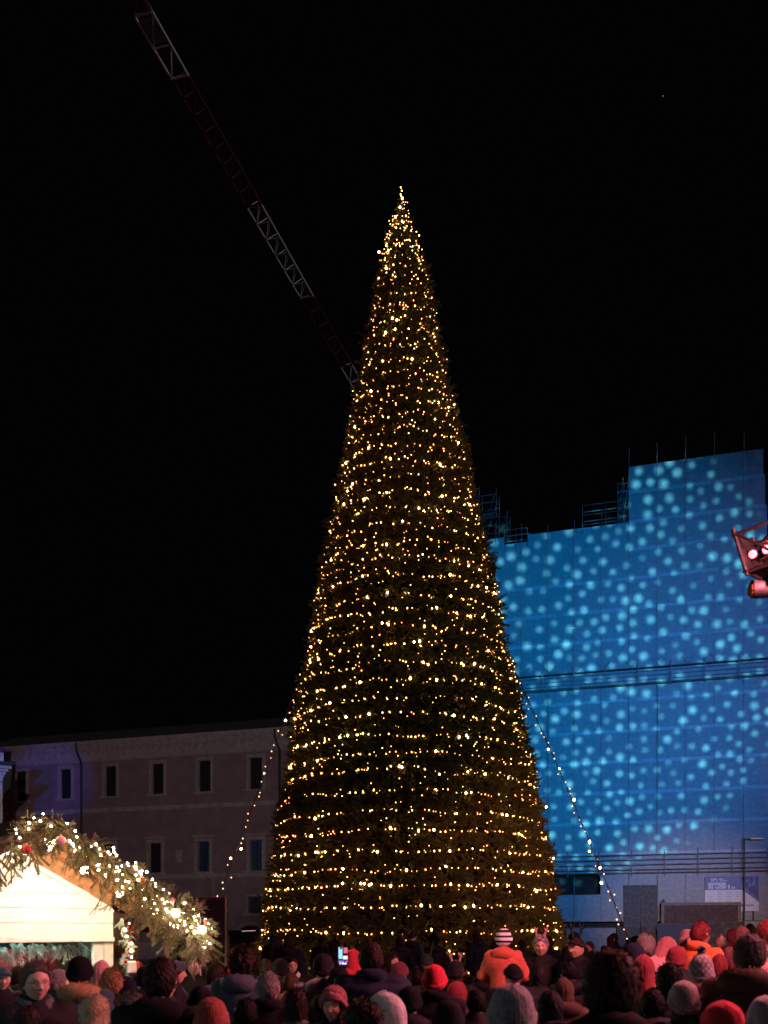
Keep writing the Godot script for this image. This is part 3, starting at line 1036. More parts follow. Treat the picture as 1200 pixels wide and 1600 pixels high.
	put("loose_bulbs", extra, glows[0], fl, "stuff")

func string_of_lights(label: String, pts: Array, n: int, wire_c: Color) -> void:
	var o := thing("light_string", label, "light string", "light strings guyed from the fir")
	var m := MB.new()
	m.tube(pts, [0.014], 5)
	put("wire", m, mat("pale_wire", wire_c, 0.6), o)
	for k in n:
		var f := (k + 0.5 + rng.randf_range(-0.3, 0.3)) / n * (pts.size() - 1)
		var j := mini(int(f), pts.size() - 2)
		var p: Vector3 = pts[j].lerp(pts[j + 1], f - j)
		var big := rng.randf() < 0.2
		var r := rng.randf_range(0.020, 0.032) if big else rng.randf_range(0.012, 0.018)
		var b := MB.new()
		var off := Vector3(rng.randf_range(-0.10, 0.10), -r - rng.randf_range(0.0, 0.09), 0.03)
		b.ball(p + off, Vector3(r, r * 1.1, r), 8, 6)
		put("bulb", b, glow("fairy_bulb_light_strong", Color(1.0, 0.74, 0.44), 24.0) if big else glow("guy_bulb_light", Color(1.0, 0.70, 0.50), 4.0), o)

func guy_strings() -> void:
	var l := []
	for s in 13:
		var f := s / 12.0
		l.append(at(lerpf(486, 338, f) - 22.0 * sin(PI * f) * (0.0 if f > 1 else 0.35) + 10.0 * sin(PI * f * 0.9), lerpf(1010, 1404, f) , lerpf(29.0, 25.5, f)))
	string_of_lights("slack light string running down left from the fir to the dark booth", l, 33, lin(0.05, 0.04, 0.04))
	var r := []
	for s in 13:
		var f := s / 12.0
		r.append(at(lerpf(789, 990, f) + 5.0 * sin(PI * f), lerpf(1015, 1488, f), lerpf(29.0, 22.0, f)))
	string_of_lights("taut light string running down right from the fir over the crowd", r, 48, lin(0.25, 0.14, 0.12))

# ---------------------------------------------------------------- lighting truss on the right, the unseen wall projector
func stage_truss() -> void:
	var p0 := at(1172, 872, 9.0)
	var ax := Vector3(0.64, 0.045, 0.76).normalized()
	var o := thing("lighting_truss", "black lighting truss with glowing red-white lamps reaching in from right edge", "truss", "", p0)
	var steel := mat("truss_dark", lin(0.004, 0.003, 0.003), 0.6)
	var alu := mat("truss_aluminium", lin(0.012, 0.008, 0.007), 0.5)
	var sd := Vector3.UP.cross(ax).normalized()      # away from the camera's left
	var up := ax.cross(sd).normalized()
	var hh := 0.165
	var L := 9.0
	var tilt := Vector3(0.05, 0, 0)
	for k in [[-1, -1], [1, -1], [1, 1], [-1, 1]]:
		var m := MB.new()
		var c: Vector3 = sd * hh * k[0] + up * hh * k[1] - tilt * k[1]
		m.tube([c, c + ax * L], [0.016], 8)
		put("chord", m, alu if k[1] < 0 else steel, o)
	for k in [0, 1, 2, 3]:
		var m2 := MB.new()
		var q := 0.0
		var n := 0
		while q < L - 0.4:
			var a: Vector3
			var b: Vector3
			var s := 1.0 if n % 2 == 0 else -1.0
			if k < 2:
				a = sd * hh * (k * 2 - 1) + up * hh * s
				b = sd * hh * (k * 2 - 1) - up * hh * s
			else:
				a = up * hh * (k * 2 - 5) + sd * hh * s
				b = up * hh * (k * 2 - 5) - sd * hh * s
			m2.tube([a + ax * q, b + ax * (q + 0.4)], [0.012], 5)
			q += 0.4
			n += 1
		put("lattice", m2, alu if k == 0 else steel, o)
	var e := MB.new()      # dark end frame
	for k in [-1, 1]:
		e.tube([sd * hh * k - up * (hh + 0.03) + tilt * 1.1, sd * hh * k + up * (hh + 0.06) - tilt * 1.1], [0.02], 6)
		e.tube([sd * -hh + up * hh * k - tilt * k, sd * hh + up * hh * k - tilt * k], [0.018], 6)
	e.face([sd * hh - up * hh, sd * hh + up * hh, sd * hh + up * hh + ax * L, sd * hh - up * hh + ax * L], -sd)
	e.face([-sd * hh - up * hh + ax * 0.012 + tilt, sd * hh - up * hh + ax * 0.012 + tilt, sd * hh + up * hh + ax * 0.012 - tilt, -sd * hh + up * hh + ax * 0.012 - tilt], -ax)
	e.face([-sd * hh - up * hh, sd * hh - up * hh, sd * hh - up * hh + ax * L, -sd * hh - up * hh + ax * L], up)
	put("end_frame", e, steel, o)
	var shade := MB.new()      # slanted cover over the lamps
	shade.cbox(up * (hh + 0.07) + ax * (L * 0.5 + 0.3), Vector3(0.34, 0.05, L - 0.6), 0.01, Basis(sd, up, ax))
	put("cover", shade, mat("truss_black", lin(0.005, 0.004, 0.004), 0.65), o)
	var clad := MB.new()
	for s in 5:
		clad.cbox(sd * 0.08 - up * (0.14 - s * 0.065) + ax * 0.10, Vector3(0.07, 0.022, 0.09), 0.006, Basis(sd, up, ax))
	put("clamp", clad, mat("clamp_brass", lin(0.035, 0.018, 0.008), 0.5), o)
	var bar := MB.new()
	bar.tube([-up * 0.11 + ax * 0.25, -up * 0.11 + ax * L], [0.02], 8)
	put("lamp_bar", bar, alu, o)
	var face := (-sd * 0.8 - up * 0.35 + Vector3(0, 0, 0.5)).normalized()
	for k in 60:
		var c := -sd * 0.06 + ax * (0.06 + 0.13 * k)
		var lm := MB.new()
		var fb := frame_to(face, 0)
		lm.tube([c - face * 0.12, c - face * 0.01], [0.04, 0.047], 12)
		var part := put("lamp_can", lm, mat("truss_black", lin(0.005, 0.004, 0.004), 0.65), o)
		var gl := MB.new()
		gl.ball(c, Vector3(0.036, 0.018, 0.036), 12, 6, fb)
		put("lamp_lens", gl, glow("red_stage_lamp", Color(1.0, 0.45, 0.50), 4.0), part)
		if k in [9, 19, 31]:
			omni("red_stage_light", p0 + c + face * 0.9, Color(1.0, 0.22, 0.29).linear_to_srgb(), 26.0, 0.06)
	var aim := at(820, 1360, 29.0)  # unseen amber flood further along the truss, placed to light the lower fir
	var sp := p0 + ax * 3.2 + up * 0.5
	var sdir := (aim - sp).normalized()
	var am := MB.new()
	am.tube([sp - p0 - sdir * 0.3, sp - p0 - sdir * 0.02], [0.09, 0.11], 12)
	put("unseen_flood_can", am, mat("truss_black", lin(0.005, 0.004, 0.004), 0.65), o)
	var ag := MB.new()
	ag.ball(sp - p0, Vector3(0.1, 0.015, 0.1), 12, 6, frame_to(sdir, 0))
	put("lamp_lens", ag, glow("unseen_amber_flood_lamp", Color(1.0, 0.5, 0.3), 4.0), o)
	spot("unseen_amber_flood", sp + sdir * 0.06, aim, Color(1.0, 0.27, 0.12).linear_to_srgb(), 230.0, 10.0, 1.0, 0.08)
	var aim2 := at(1075, 1432, 63.0)  # unseen rose flood beside it, placed to light the foot of the scaffold
	var sp2 := p0 + ax * 3.8 + up * 0.5
	var dir2 := (aim2 - sp2).normalized()
	var am2 := MB.new()
	am2.tube([sp2 - p0 - dir2 * 0.3, sp2 - p0 - dir2 * 0.02], [0.09, 0.11], 12)
	put("unseen_flood_can", am2, mat("truss_black", lin(0.005, 0.004, 0.004), 0.65), o)
	var ag2 := MB.new()
	ag2.ball(sp2 - p0, Vector3(0.1, 0.015, 0.1), 12, 6, frame_to(dir2, 0))
	put("lamp_lens", ag2, glow("unseen_rose_flood_lamp", Color(1.0, 0.8, 0.8), 4.0), o)
	spot("unseen_rose_flood", sp2 + dir2 * 0.06, aim2, Color(1.0, 0.66, 0.66).linear_to_srgb(), 1050.0, 7.0, 1.0, 0.08)
	# moving light hanging below
	var mh := thing("moving_light", "dark stage light hanging below the lighting truss at right edge", "stage light", "", at(1208, 921, 8.0))
	var body := MB.new()
	body.tube([Vector3(-0.17, 0, 0), Vector3(0.2, 0.02, 0)], [0.07, 0.078], 14)
	put("body", body, mat("truss_black", lin(0.005, 0.004, 0.004), 0.65), mh)
	var lens := MB.new()
	lens.tube([Vector3(-0.185, 0, 0), Vector3(-0.165, 0, 0)], [0.055, 0.065], 14)
	put("lens", lens, mat("amber_lens", lin(0.25, 0.08, 0.03), 0.2), mh)
	var yk := MB.new()
	yk.tube([Vector3(-0.04, 0.02, 0.1), Vector3(-0.02, 0.13, 0.1), Vector3(0.1, 0.15, 0.1)], [0.02], 6)
	yk.tube([Vector3(-0.04, 0.02, -0.1), Vector3(-0.02, 0.13, -0.1), Vector3(0.1, 0.15, -0.1)], [0.02], 6)
	yk.cbox(Vector3(0.06, 0.15, 0), Vector3(0.22, 0.07, 0.22), 0.01)
	put("yoke", yk, steel, mh)

func unseen_wall_projector() -> void:
	# unseen, out of view at right: lamp, dotted slide, two wash heads lighting the scaffold
	var p := Vector3(9.0, 7.0, -12.5)
	var aim := at(852, 1030, 68.3)
	var d := (aim - p).normalized()
	var o := thing("unseen_projector_mast", "unseen projector mast out of view at right that throws blue light dots on the scaffold", "projector", "", Vector3(p.x, 0, p.z))
	var black := mat("truss_black", lin(0.005, 0.004, 0.004), 0.65)
	var m := MB.new()
	m.tube([Vector3(0.5, 0, 0.4), Vector3(0.5, 6.6, 0.4)], [0.08], 8)
	m.tube([Vector3(-0.2, 6.6, 0.4), Vector3(3.6, 6.6, 0.4)], [0.05], 8)
	put("mast", m, black, o)
	var fb := frame_to(d, 0.0)
	var h := MB.new()
	h.cbox(Vector3(0, 7, 0) - d * 0.35, Vector3(0.4, 0.5, 0.4), 0.02, fb)
	put("housing", h, black, o)
	var sl := MB.new()
	var x := d.cross(Vector3.UP).normalized()
	var y := x.cross(d)
	var hs := 1.03
	var c := Vector3(0, 7, 0) + d * 3.3
	var id := sl.vert(c - x * hs - y * hs, -d, Vector2(0, 1))
	sl.vert(c + x * hs - y * hs, -d, Vector2(1, 1))
	sl.vert(c + x * hs + y * hs, -d, Vector2(1, 0))
	sl.vert(c - x * hs + y * hs, -d, Vector2(0, 0))
	sl.tri(id, id + 1, id + 2); sl.tri(id, id + 2, id + 3)
	var S := 1024
	var im := Image.create(S, S, false, Image.FORMAT_RGBA8)
	im.fill(Color(0, 0, 0, 1))
	var r := RandomNumberGenerator.new()
	r.seed = 21
	var pts: Array[Vector2] = []
	var tries := 0
	while pts.size() < 1250 and tries < 14000:
		tries += 1
		var q := Vector2(r.randf_range(60, S - 60), r.randf_range(60, S - 60))
		if q.distance_to(Vector2(S, S) * 0.5) > 480: continue
		var ok := true
		for z in pts:
			if z.distance_squared_to(q) < 470.0:
				ok = false
				break
		if ok: pts.append(q)
	for q in pts:
		var rad: float = [4.3, 5.3, 6.4, 8.0][int(pow(r.randf(), 1.3) * 3.99)]
		var peak := r.randf_range(0.6, 1.0)
		for yy in range(int(q.y - rad - 2), int(q.y + rad + 3)):
			for xx in range(int(q.x - rad - 2), int(q.x + rad + 3)):
				var t := 1.0 - smoothstep(rad * 0.45, rad * 1.15, Vector2(xx, yy).distance_to(q))
				if t > 0.0:
					im.set_pixel(xx, yy, Color(0, 0, 0, minf(im.get_pixel(xx, yy).a, 1.0 - t * peak)))
	var sm := mat("projector_slide", Color(1, 1, 1), 1.0)
	sm.transparency = BaseMaterial3D.TRANSPARENCY_ALPHA
	sm.albedo_texture = ImageTexture.create_from_image(im)
	put("slide", sl, sm, o)
	var fr := MB.new()
	for s in [-1.0, 1.0]:
		fr.cbox(c + x * s * (hs + 0.04), Vector3(0.06, 0.06, 2 * hs + 0.16), 0.01, Basis(x, d, y))
		fr.cbox(c + y * s * (hs + 0.04), Vector3(2 * hs + 0.02, 0.06, 0.06), 0.01, Basis(x, d, y))
		fr.tube([Vector3(0, 7, 0) + x * s * 0.2, c + x * s * hs], [0.02], 6)
	put("slide_frame", fr, black, o)
	var lens := MB.new()
	lens.ball(Vector3(0, 7, 0), Vector3.ONE * 0.03, 8, 6)
	put("lamp_lens", lens, glow("cyan_projector_lamp", Color(0.3, 0.85, 1.0), 3.0), o)
	spot("unseen_dot_projector_light", p, aim, Color(0.16, 0.80, 1.0).linear_to_srgb(), 6300.0, 16.2, 0.12, 0.012)
	for k in 2:
		var wp := Vector3(2.4 + k, 7.0, 0)
		var to: Vector3 = (at(865, 1085, 68.0) if k == 0 else at(1230, 1080, 64.0))
		var wd2 := (to - p - wp + Vector3(0, 7, 0)).normalized()
		wd2 = (to - Vector3(p.x, 0, p.z) - wp).normalized()
		var wh := MB.new()
		wh.tube([wp - wd2 * 0.4, wp - wd2 * 0.03], [0.16, 0.19], 14)
		put("wash_head", wh, black, o)
		var wl := MB.new()
		wl.ball(wp, Vector3(0.17, 0.02, 0.17), 14, 6, frame_to(wd2, 0))
		put("lamp_lens", wl, glow("blue_wash_lamp", Color(0.1, 0.4, 1.0), 3.0), o)
		if k == 0:
			spot("unseen_blue_wash_light", Vector3(p.x, 0, p.z) + wp + wd2 * 0.08, to, Color(0.0, 0.34, 1.0).linear_to_srgb(), 2000.0, 22.0, 1.0, 0.08)
		else:
			spot("unseen_violet_wash_light", Vector3(p.x, 0, p.z) + wp + wd2 * 0.08, to, Color(0.42, 0.20, 1.0).linear_to_srgb(), 280.0, 17.0, 1.0, 0.08)

# ---------------------------------------------------------------- the market stall
func fir_branch(sd: int, len: float, dense := 1.0) -> MB:
	# a hanging fir branch: stem, side twigs, flat rows of needles; tip points along -y
	var m := MB.new()
	var r := RandomNumberGenerator.new()
	r.seed = sd
	var twigs := [[Vector3.ZERO, Vector3(r.randf_range(-0.05, 0.05), -len, r.randf_range(0.0, 0.06)), 1.0]]
	for k in int(6 * dense):
		var f := lerpf(0.12, 0.8, k / 5.0)
		var s := 1.0 if k % 2 == 0 else -1.0
		var l := len * lerpf(0.55, 0.25, f) * r.randf_range(0.8, 1.2)
		var b := Vector3(0, -len * f, 0.03 * f)
		twigs.append([b, b + Vector3(s * l * r.randf_range(0.5, 0.8), -l * 0.8, r.randf_range(-0.06, 0.08)), 0.8])
	for t in twigs:
		var a: Vector3 = t[0]
		var e: Vector3 = t[1]
		m.col = Color(0.07, 0.045, 0.025)
		m.tube([a, a.lerp(e, 0.5) + Vector3(0, 0.008, 0), e], [0.005, 0.0035, 0.002], 4, false)
		var dir := (e - a).normalized()
		var n := int((e - a).length() / 0.0055)
		for k in n:
			var p := a.lerp(e, (k + 0.5) / n)
			for s in [-1.0, 1.0]:
				var ang := r.randf_range(-0.7, 0.7)
				var sd2: Vector3 = dir.cross(Vector3(sin(ang), 0, cos(ang))).normalized() * float(s)
				var d: Vector3 = (dir * 0.9 + sd2).normalized()
				var l := 0.024 * r.randf_range(0.7, 1.2)
				var w: Vector3 = d.cross(Vector3(0.3, 0.2, 1)).normalized() * 0.003
				var nn: Vector3 = w.cross(d).normalized()
				var g := r.randf_range(0.7, 1.3)
				m.col = Color(0.15 * g, 0.155 * g, 0.075 * g)
				var i0 := m.vert(p - w, nn)
				m.vert(p + w, nn); m.vert(p + d * l, nn)
				m.tri(i0, i0 + 1, i0 + 2)
	return m

func plank(u0: float, u1: float, y: float, h: float, z: float, t: float) -> MB:
	var m := MB.new()
	m.cbox(Vector3((u0 + u1) * 0.5, y, z), Vector3(u1 - u0, h - 0.006, t), 0.004)
	return m

func stall() -> void:
	var org := Vector3(-3.74, 0, -10.15)
	var yaw := PI / 4
	var B := Transform3D(Basis(Vector3.UP, yaw), org)
	var o := thing("market_stall", "wooden market stall with bright white gable at lower left", "stall", "", org, yaw)
	var white := mottled("white_painted_board", lin(0.78, 0.74, 0.70), 0.55, 1.5, 0.9)
	var wood := mottled("orange_pine", lin(0.44, 0.20, 0.075), 0.55, 1.2, 0.65)
	var browns := mottled("brown_pine", lin(0.11, 0.05, 0.028), 0.6, 1.2, 0.6)
	var pitch := 0.545
	var hw := 1.1
	# white gable boards, each cut to the slope
	var y := 1.74
	while y < 2.62:
		var h := 0.155
		var u := minf(hw, (2.62 - y - h * 0.5) / 0.5 + 0.0)
		var m := MB.new()
		var ua := minf(hw, (2.62 - y) / 0.5)
		var ub := clampf((2.62 - y - h) / 0.5, 0.02, hw)
		for z in [0.0, 0.03]:
			m.face([Vector3(-ua, y + 0.003, z), Vector3(ua, y + 0.003, z), Vector3(ub, y + h - 0.003, z), Vector3(-ub, y + h - 0.003, z)], Vector3(0, 0, z - 0.01))
		m.face([Vector3(-ua, y + 0.003, 0), Vector3(ua, y + 0.003, 0), Vector3(ua, y + 0.003, 0.03), Vector3(-ua, y + 0.003, 0.03)], Vector3.DOWN)
		m.face([Vector3(-ub, y + h - 0.003, 0), Vector3(ub, y + h - 0.003, 0), Vector3(ub, y + h - 0.003, 0.03), Vector3(-ub, y + h - 0.003, 0.03)], Vector3.UP)
		put("gable_board", m, white, o)
		y += h
	var bk := MB.new()
	bk.face([Vector3(-hw, 1.74, -0.006), Vector3(hw, 1.74, -0.006), Vector3(hw, 2.2, -0.006), Vector3(0, 2.8, -0.006), Vector3(-hw, 2.2, -0.006)], Vector3.BACK)
	put("gable_back", bk, wood, o)
	for s in [-1.0, 1.0]:      # slanted white barge strips lying on the gable
		var a := Vector3(0, 2.62, 0.045)
		var b := Vector3(s * hw, 2.62 - 0.5 * hw, 0.045)
		var bs := MB.new()
		var dd := (b - a).normalized()
		bs.cbox((a + b) * 0.5 - Vector3(0, 0.05, 0), Vector3((b - a).length(), 0.03, 0.012), 0.004, Basis(dd, dd.cross(Vector3.FORWARD) * -1.0, Vector3.BACK))
		put("gable_strip", bs, white, o)
	var lt := MB.new()
	lt.cbox(Vector3(0, 1.72, 0.02), Vector3(2 * hw, 0.05, 0.09), 0.006)
	put("lintel", lt, white, o)
	for s in [-1.0, 1.0]:
		for q in 2:
			var m3 := MB.new()
			m3.cbox(Vector3(s * (0.925 + 0.118 * q), 0.85, 0.01), Vector3(0.114, 1.69, 0.06), 0.006)
			put("post", m3, white, o)
	var ct := MB.new()
	ct.cbox(Vector3(0, 0.98, 0.15), Vector3(1.72, 0.05, 0.5), 0.01)
	put("counter", ct, wood, o)
	for k in 6:
		put("front_board", plank(-0.86, 0.86, 0.08 + 0.15 * k, 0.15, 0.0, 0.03), wood, o)
	# roof: planked soffit seen from below, covering above
	for s in [-1.0, 1.0]:
		var sl := Vector3(s, -pitch, 0).normalized()
		var nn := Vector3(s * pitch, 1, 0).normalized()
		for k in 14:
			var m4 := MB.new()
			var d0 := 0.02 + k * 0.157
			m4.cbox(Vector3(0, 2.86, -0.65) + sl * (d0 + 0.077), Vector3(0.152, 0.022, 2.75), 0.004, Basis(sl, nn, Vector3.BACK if s > 0 else Vector3.BACK))
			put("soffit_plank", m4, wood, o)
		var m5 := MB.new()
		m5.cbox(Vector3(0, 2.90, -0.65) + sl * 1.12, Vector3(2.26, 0.05, 2.85), 0.01, Basis(sl, nn, Vector3.BACK))
		put("roof", m5, mottled("roof_felt", lin(0.03, 0.03, 0.03), 0.95, 1.0), o)
		var m6 := MB.new()
		m6.cbox(Vector3(0, 2.84, 0.71) + sl * 1.1, Vector3(2.2, 0.13, 0.03), 0.006, Basis(sl, nn, Vector3.BACK))
		put("barge_board", m6, browns, o)
		for z in [-0.1, 0.45]:
			var m7 := MB.new()
			m7.cbox(Vector3(0, 2.80, z) + sl * 1.05, Vector3(2.0, 0.09, 0.06), 0.006, Basis(sl, nn, Vector3.BACK))
			put("rafter", m7, wood, o)
		var sw := MB.new()
		sw.cbox(Vector3(s * hw, 1.1, -1.0), Vector3(0.04, 2.2, 1.98), 0.005)
		put("side_wall", sw, browns, o)
	var pr := MB.new()
	pr.cbox(Vector3(1.62, 0.98, 0.35), Vector3(0.1, 1.95, 0.1), 0.01)
	put("eave_post", pr, browns, o)
	var bb := MB.new()
	bb.cbox(Vector3(1.36, 1.75, -0.3), Vector3(0.5, 0.9, 0.04), 0.006)
	put("side_board", bb, browns, o)
	var bw := MB.new()
	bw.cbox(Vector3(0, 1.1, -1.98), Vector3(2 * hw - 0.05, 2.2, 0.04), 0.005)
	put("back_wall", bw, mat("stall_blue_wall", lin(0.02, 0.035, 0.07), 0.8), o)
	var fl2 := MB.new()
	fl2.cbox(Vector3(0, 0.05, -1.0), Vector3(2 * hw - 0.06, 0.08, 1.9), 0.005)
	put("floor", fl2, browns, o)
	var ce := MB.new()
	ce.cbox(Vector3(0, 2.2, -1.0), Vector3(2 * hw - 0.06, 0.04, 1.9), 0.005)
	put("ceiling", ce, white, o)
	# red cloths hung inside
	for k in 4:
		var rc := thing("red_cloth", ["left red cloth hung inside the stall opening", "second red cloth hung inside the stall opening", "third red cloth hung inside the stall opening", "small red cloth hung at right inside the stall opening"][k], "cloth", "red cloths hung in the stall", B * Vector3([-0.62, -0.22, 0.18, 0.6][k], 1.62, -0.42), yaw)
		var m8 := MB.new()
		var w: float = [0.34, 0.3, 0.42, 0.16][k]
		for j in 7:
			for i2 in 9:
				var fx := i2 / 8.0 - 0.5
				m8.vert(Vector3(fx * w, -0.075 * j, 0.02 * sin(fx * 20.0 + k)), Vector3(-cos(fx * 20.0 + k) * 0.4, 0, 1).normalized())
		m8.grid(0, 6, 8)
		put("cloth", m8, mottled("red_felt", lin(0.42, 0.03, 0.05), 0.9, 2.0, 0.6), rc)
	# unseen interior lamp, cool white, placed to light the stall opening
	var lampb := MB.new()
	lampb.ball(Vector3.ZERO, Vector3.ONE * 0.05, 10, 8)
	var lt2 := thing("unseen_stall_lamp", "unseen cool white lamp under the stall ceiling, lighting the opening", "lamp", "", B * Vector3(0.1, 2.08, -0.25), yaw)
	put("bulb", lampb, glow("stall_lamp_glow", Color(0.82, 1.0, 0.98), 4.0), lt2)
	omni("unseen_stall_inner_light", B * Vector3(0.1, 2.08, -0.25), Color(0.80, 1.0, 0.96), 1.0, 0.05)
	# flocked garland at the top of the opening
	var flock := mottled("flocked_needles", lin(0.42, 0.55, 0.48), 0.9, 3.0, 0.8)
	var fg := thing("flocked_garland", "frosted green fir garland along the top of the stall opening", "garland", "", B.origin, yaw)
	var fvar := [clump_branch(3, 0.16), clump_branch(4, 0.20), clump_branch(5, 0.13)]
	for k in 30:
		var t := MeshInstance3D.new()
		t.name = "branch"
		t.mesh = fvar[k % 3]
		t.material_override = flock
		var u := lerpf(-0.85, 0.84, k / 29.0)
		t.transform = Transform3D(Basis(Vector3.UP, rng.randf_range(-0.7, 0.7)) * Basis(Vector3.BACK, rng.randf_range(-0.4, 0.4)), Vector3(u, 1.70 - rng.randf_range(0, 0.05), -0.06 - rng.randf_range(0, 0.1)))
		fg.add_child(t, true)
	# the fir garland along the front rakes
	var gar := thing("fir_garland", "thick fir garland hanging along the gable eaves of the stall", "garland", "", B.origin, yaw)
	var needle := mat("garland_needles", lin(1, 1, 1), 0.6, true)
	needle.backlight_enabled = true
	needle.backlight = lin(0.3, 0.3, 0.15)
	var brs := []
	for k in 5: brs.append(fir_branch(60 + k, [0.34, 0.28, 0.44, 0.30, 0.36][k]).mesh())
	var rake := func(s: float) -> Vector3:      # s along the right rake (left if negative)
		return Vector3(s, 2.86 - absf(s) * pitch, 0.76)
	var rope := []
	for k in 41: rope.append(rake.call(lerpf(-1.9, 1.82, k / 40.0)) + Vector3(0, 0.03, 0.03 * sin(k * 1.3)))
	var rm := MB.new()
	rm.col = Color(0.03, 0.035, 0.015)
	rm.tube(rope, [0.045], 6)
	put("core", rm, needle, gar)
	for k in 250:
		var s := lerpf(-1.2, 1.78, rng.randf()) if k < 175 else lerpf(0.9, 1.80, rng.randf())
		var t := MeshInstance3D.new()
		t.mesh = brs[k % 5]
		t.material_override = needle
		var up := k % 5 < 2
		var bs: Basis
		if up:     # tufts lying along and above the roof edge
			bs = Basis(Vector3.BACK, (1.0 if rng.randf() < 0.5 else -1.0) * rng.randf_range(0.9, 2.3)) * Basis(Vector3.RIGHT, rng.randf_range(-0.6, 0.6))
		else:      # hanging ones
			bs = Basis(Vector3.BACK, rng.randf_range(-0.5, 0.5)) * Basis(Vector3.RIGHT, rng.randf_range(-0.5, 0.35))
		var sc := rng.randf_range(0.4, 0.75) if up else rng.randf_range(0.65, 1.25) * (1.15 if s > 1.0 else 1.0)
		t.transform = Transform3D((bs * Basis(Vector3.UP, rng.randf() * TAU)).scaled(Vector3.ONE * sc), rake.call(s) + Vector3(0, rng.randf_range(-0.05, 0.09), rng.randf_range(-0.08, 0.08)))
		t.name = "branch"
		gar.add_child(t, true)
	# string of little lights in the garland
	var sl2 := thing("garland_lights", "string of small warm lights woven through the stall garland", "light string", "", B.origin, yaw)
	var gb := MB.new()
	gb.ball(Vector3.ZERO, Vector3.ONE, 8, 5)
	var gmesh := gb.mesh()
	var wpts := []
	for k in 170:
		var s := lerpf(-1.2, 1.82, sqrt(k / 169.0))
		var p: Vector3 = rake.call(s) + Vector3(0, rng.randf_range(-0.20, 0.12) - (0.12 * rng.randf() if s > 1.0 else 0.0), rng.randf_range(-0.04, 0.15))
		wpts.append(p)
		var t := MeshInstance3D.new()
		t.name = "bulb"
		t.mesh = gmesh
		t.material_override = glow("garland_bulb_light", Color(1.0, 0.84, 0.62), 130.0)
		t.transform = Transform3D(Basis().scaled(Vector3.ONE * rng.randf_range(0.005, 0.011)), p)
		sl2.add_child(t, true)
	var wm2 := MB.new()
	wm2.tube(wpts, [0.003], 3, false)
	put("wire", wm2, mat("dark_green_wire", lin(0.02, 0.03, 0.02), 0.6), sl2)
	# five large lamps under the eaves
	var bd := [[-0.55, 0.50], [0.12, 0.50], [0.52, 0.48], [0.93, 0.46], [1.30, 0.93], [1.62, 0.95]]
	var bl := ["globe lamp left of the stall's gable peak", "globe lamp under the stall's gable peak", "second globe lamp right of the stall's gable peak", "globe lamp under the eave above the white post", "globe lamp under the eave right of the white post", "lowest globe lamp near the right end of the eave"]
	for k in bd.size():
		var u: float = bd[k][0]
		var p := Vector3(u, 2.86 - absf(u) * pitch - 0.15, bd[k][1])
		var lb := thing("globe_lamp", bl[k], "lamp", "globe lamps under the stall eaves", B * p, yaw)
		var m9 := MB.new()
		m9.ball(Vector3.ZERO, Vector3.ONE * 0.042, 12, 8)
		put("bulb", m9, glow("globe_lamp_glow", Color(1.0, 0.90, 0.75), 40.0), lb)
		var m10 := MB.new()
		m10.tube([Vector3(0, 0.038, 0), Vector3(0, 0.13, 0)], [0.02, 0.016], 8)
		put("socket", m10, mat("black_socket", lin(0.02, 0.02, 0.02), 0.5), lb)
		omni("globe_light", B * p, Color(1.0, 0.89, 0.76), 0.85, 0.042)
	# baubles
	var bb2 := [[-0.30, -0.13, 0.045, Color(0.55, 0.01, 0.03), "shiny red bauble left of the gable peak on the stall garland"],
		[0.04, -0.17, 0.05, Color(0.85, 0.55, 0.52), "large pale pink bauble just right of the gable peak"],
		[0.92, -0.03, 0.034, Color(0.5, 0.2, 0.05), "copper and gold bauble halfway down the stall garland"],
		[1.28, -0.04, 0.032, Color(0.85, 0.5, 0.48), "small pale pink bauble low on the stall garland"],
		[1.70, -0.02, 0.026, Color(0.5, 0.03, 0.03), "small red bauble near the lower end of the stall garland"],
		[0.50, -0.02, 0.026, Color(0.4, 0.03, 0.03), "tiny dark red bauble between the pink and copper ones"]]
	for q in bb2:
		var p: Vector3 = rake.call(q[0]) + Vector3(0, q[1], 0.15)
		var b: Node3D = thing("bauble", q[4], "bauble", "baubles on the stall garland", B * p, yaw)
		var m11 := MB.new()
		m11.ball(Vector3.ZERO, Vector3.ONE * q[2], 18, 12)
		var bm := mat("bauble_%s" % q[4], q[3].linear_to_srgb(), 0.22, false, 0.25)
		bm.clearcoat_enabled = true
		put("ball", m11, bm, b)
		var m12 := MB.new()
		m12.tube([Vector3(0, q[2] * 0.95, 0), Vector3(0, q[2] * 1.3, 0)], [q[2] * 0.22], 8)
		put("cap", m12, mat("bauble_cap", lin(0.6, 0.5, 0.3), 0.3, false, 0.8), b)
	# berry garland down the post, a mug sign
	var bg := thing("berry_garland", "frosted garland with red berries down the stall's white post", "garland", "", B * Vector3(1.2, 0, 0.1), yaw)
	for k in 12:
		var t := MeshInstance3D.new()
		t.name = "branch"
		t.mesh = fvar[k % 3]
		t.material_override = flock
		t.transform = Transform3D(Basis(Vector3.UP, rng.randf() * TAU) * Basis(Vector3.BACK, rng.randf_range(-1.2, 1.2)).scaled(Vector3.ONE * 0.75), Vector3(rng.randf_range(-0.03, 0.05), 1.95 - k * 0.055, rng.randf_range(-0.04, 0.04)))
		bg.add_child(t, true)
	for k in 9:
		var m13 := MB.new()
		m13.ball(Vector3(rng.randf_range(-0.04, 0.06), 1.84 - k * 0.045, 0.08), Vector3.ONE * rng.randf_range(0.014, 0.02), 10, 6)
		put("berry", m13, mat("berry_red", lin(0.5, 0.02, 0.03), 0.25), bg)
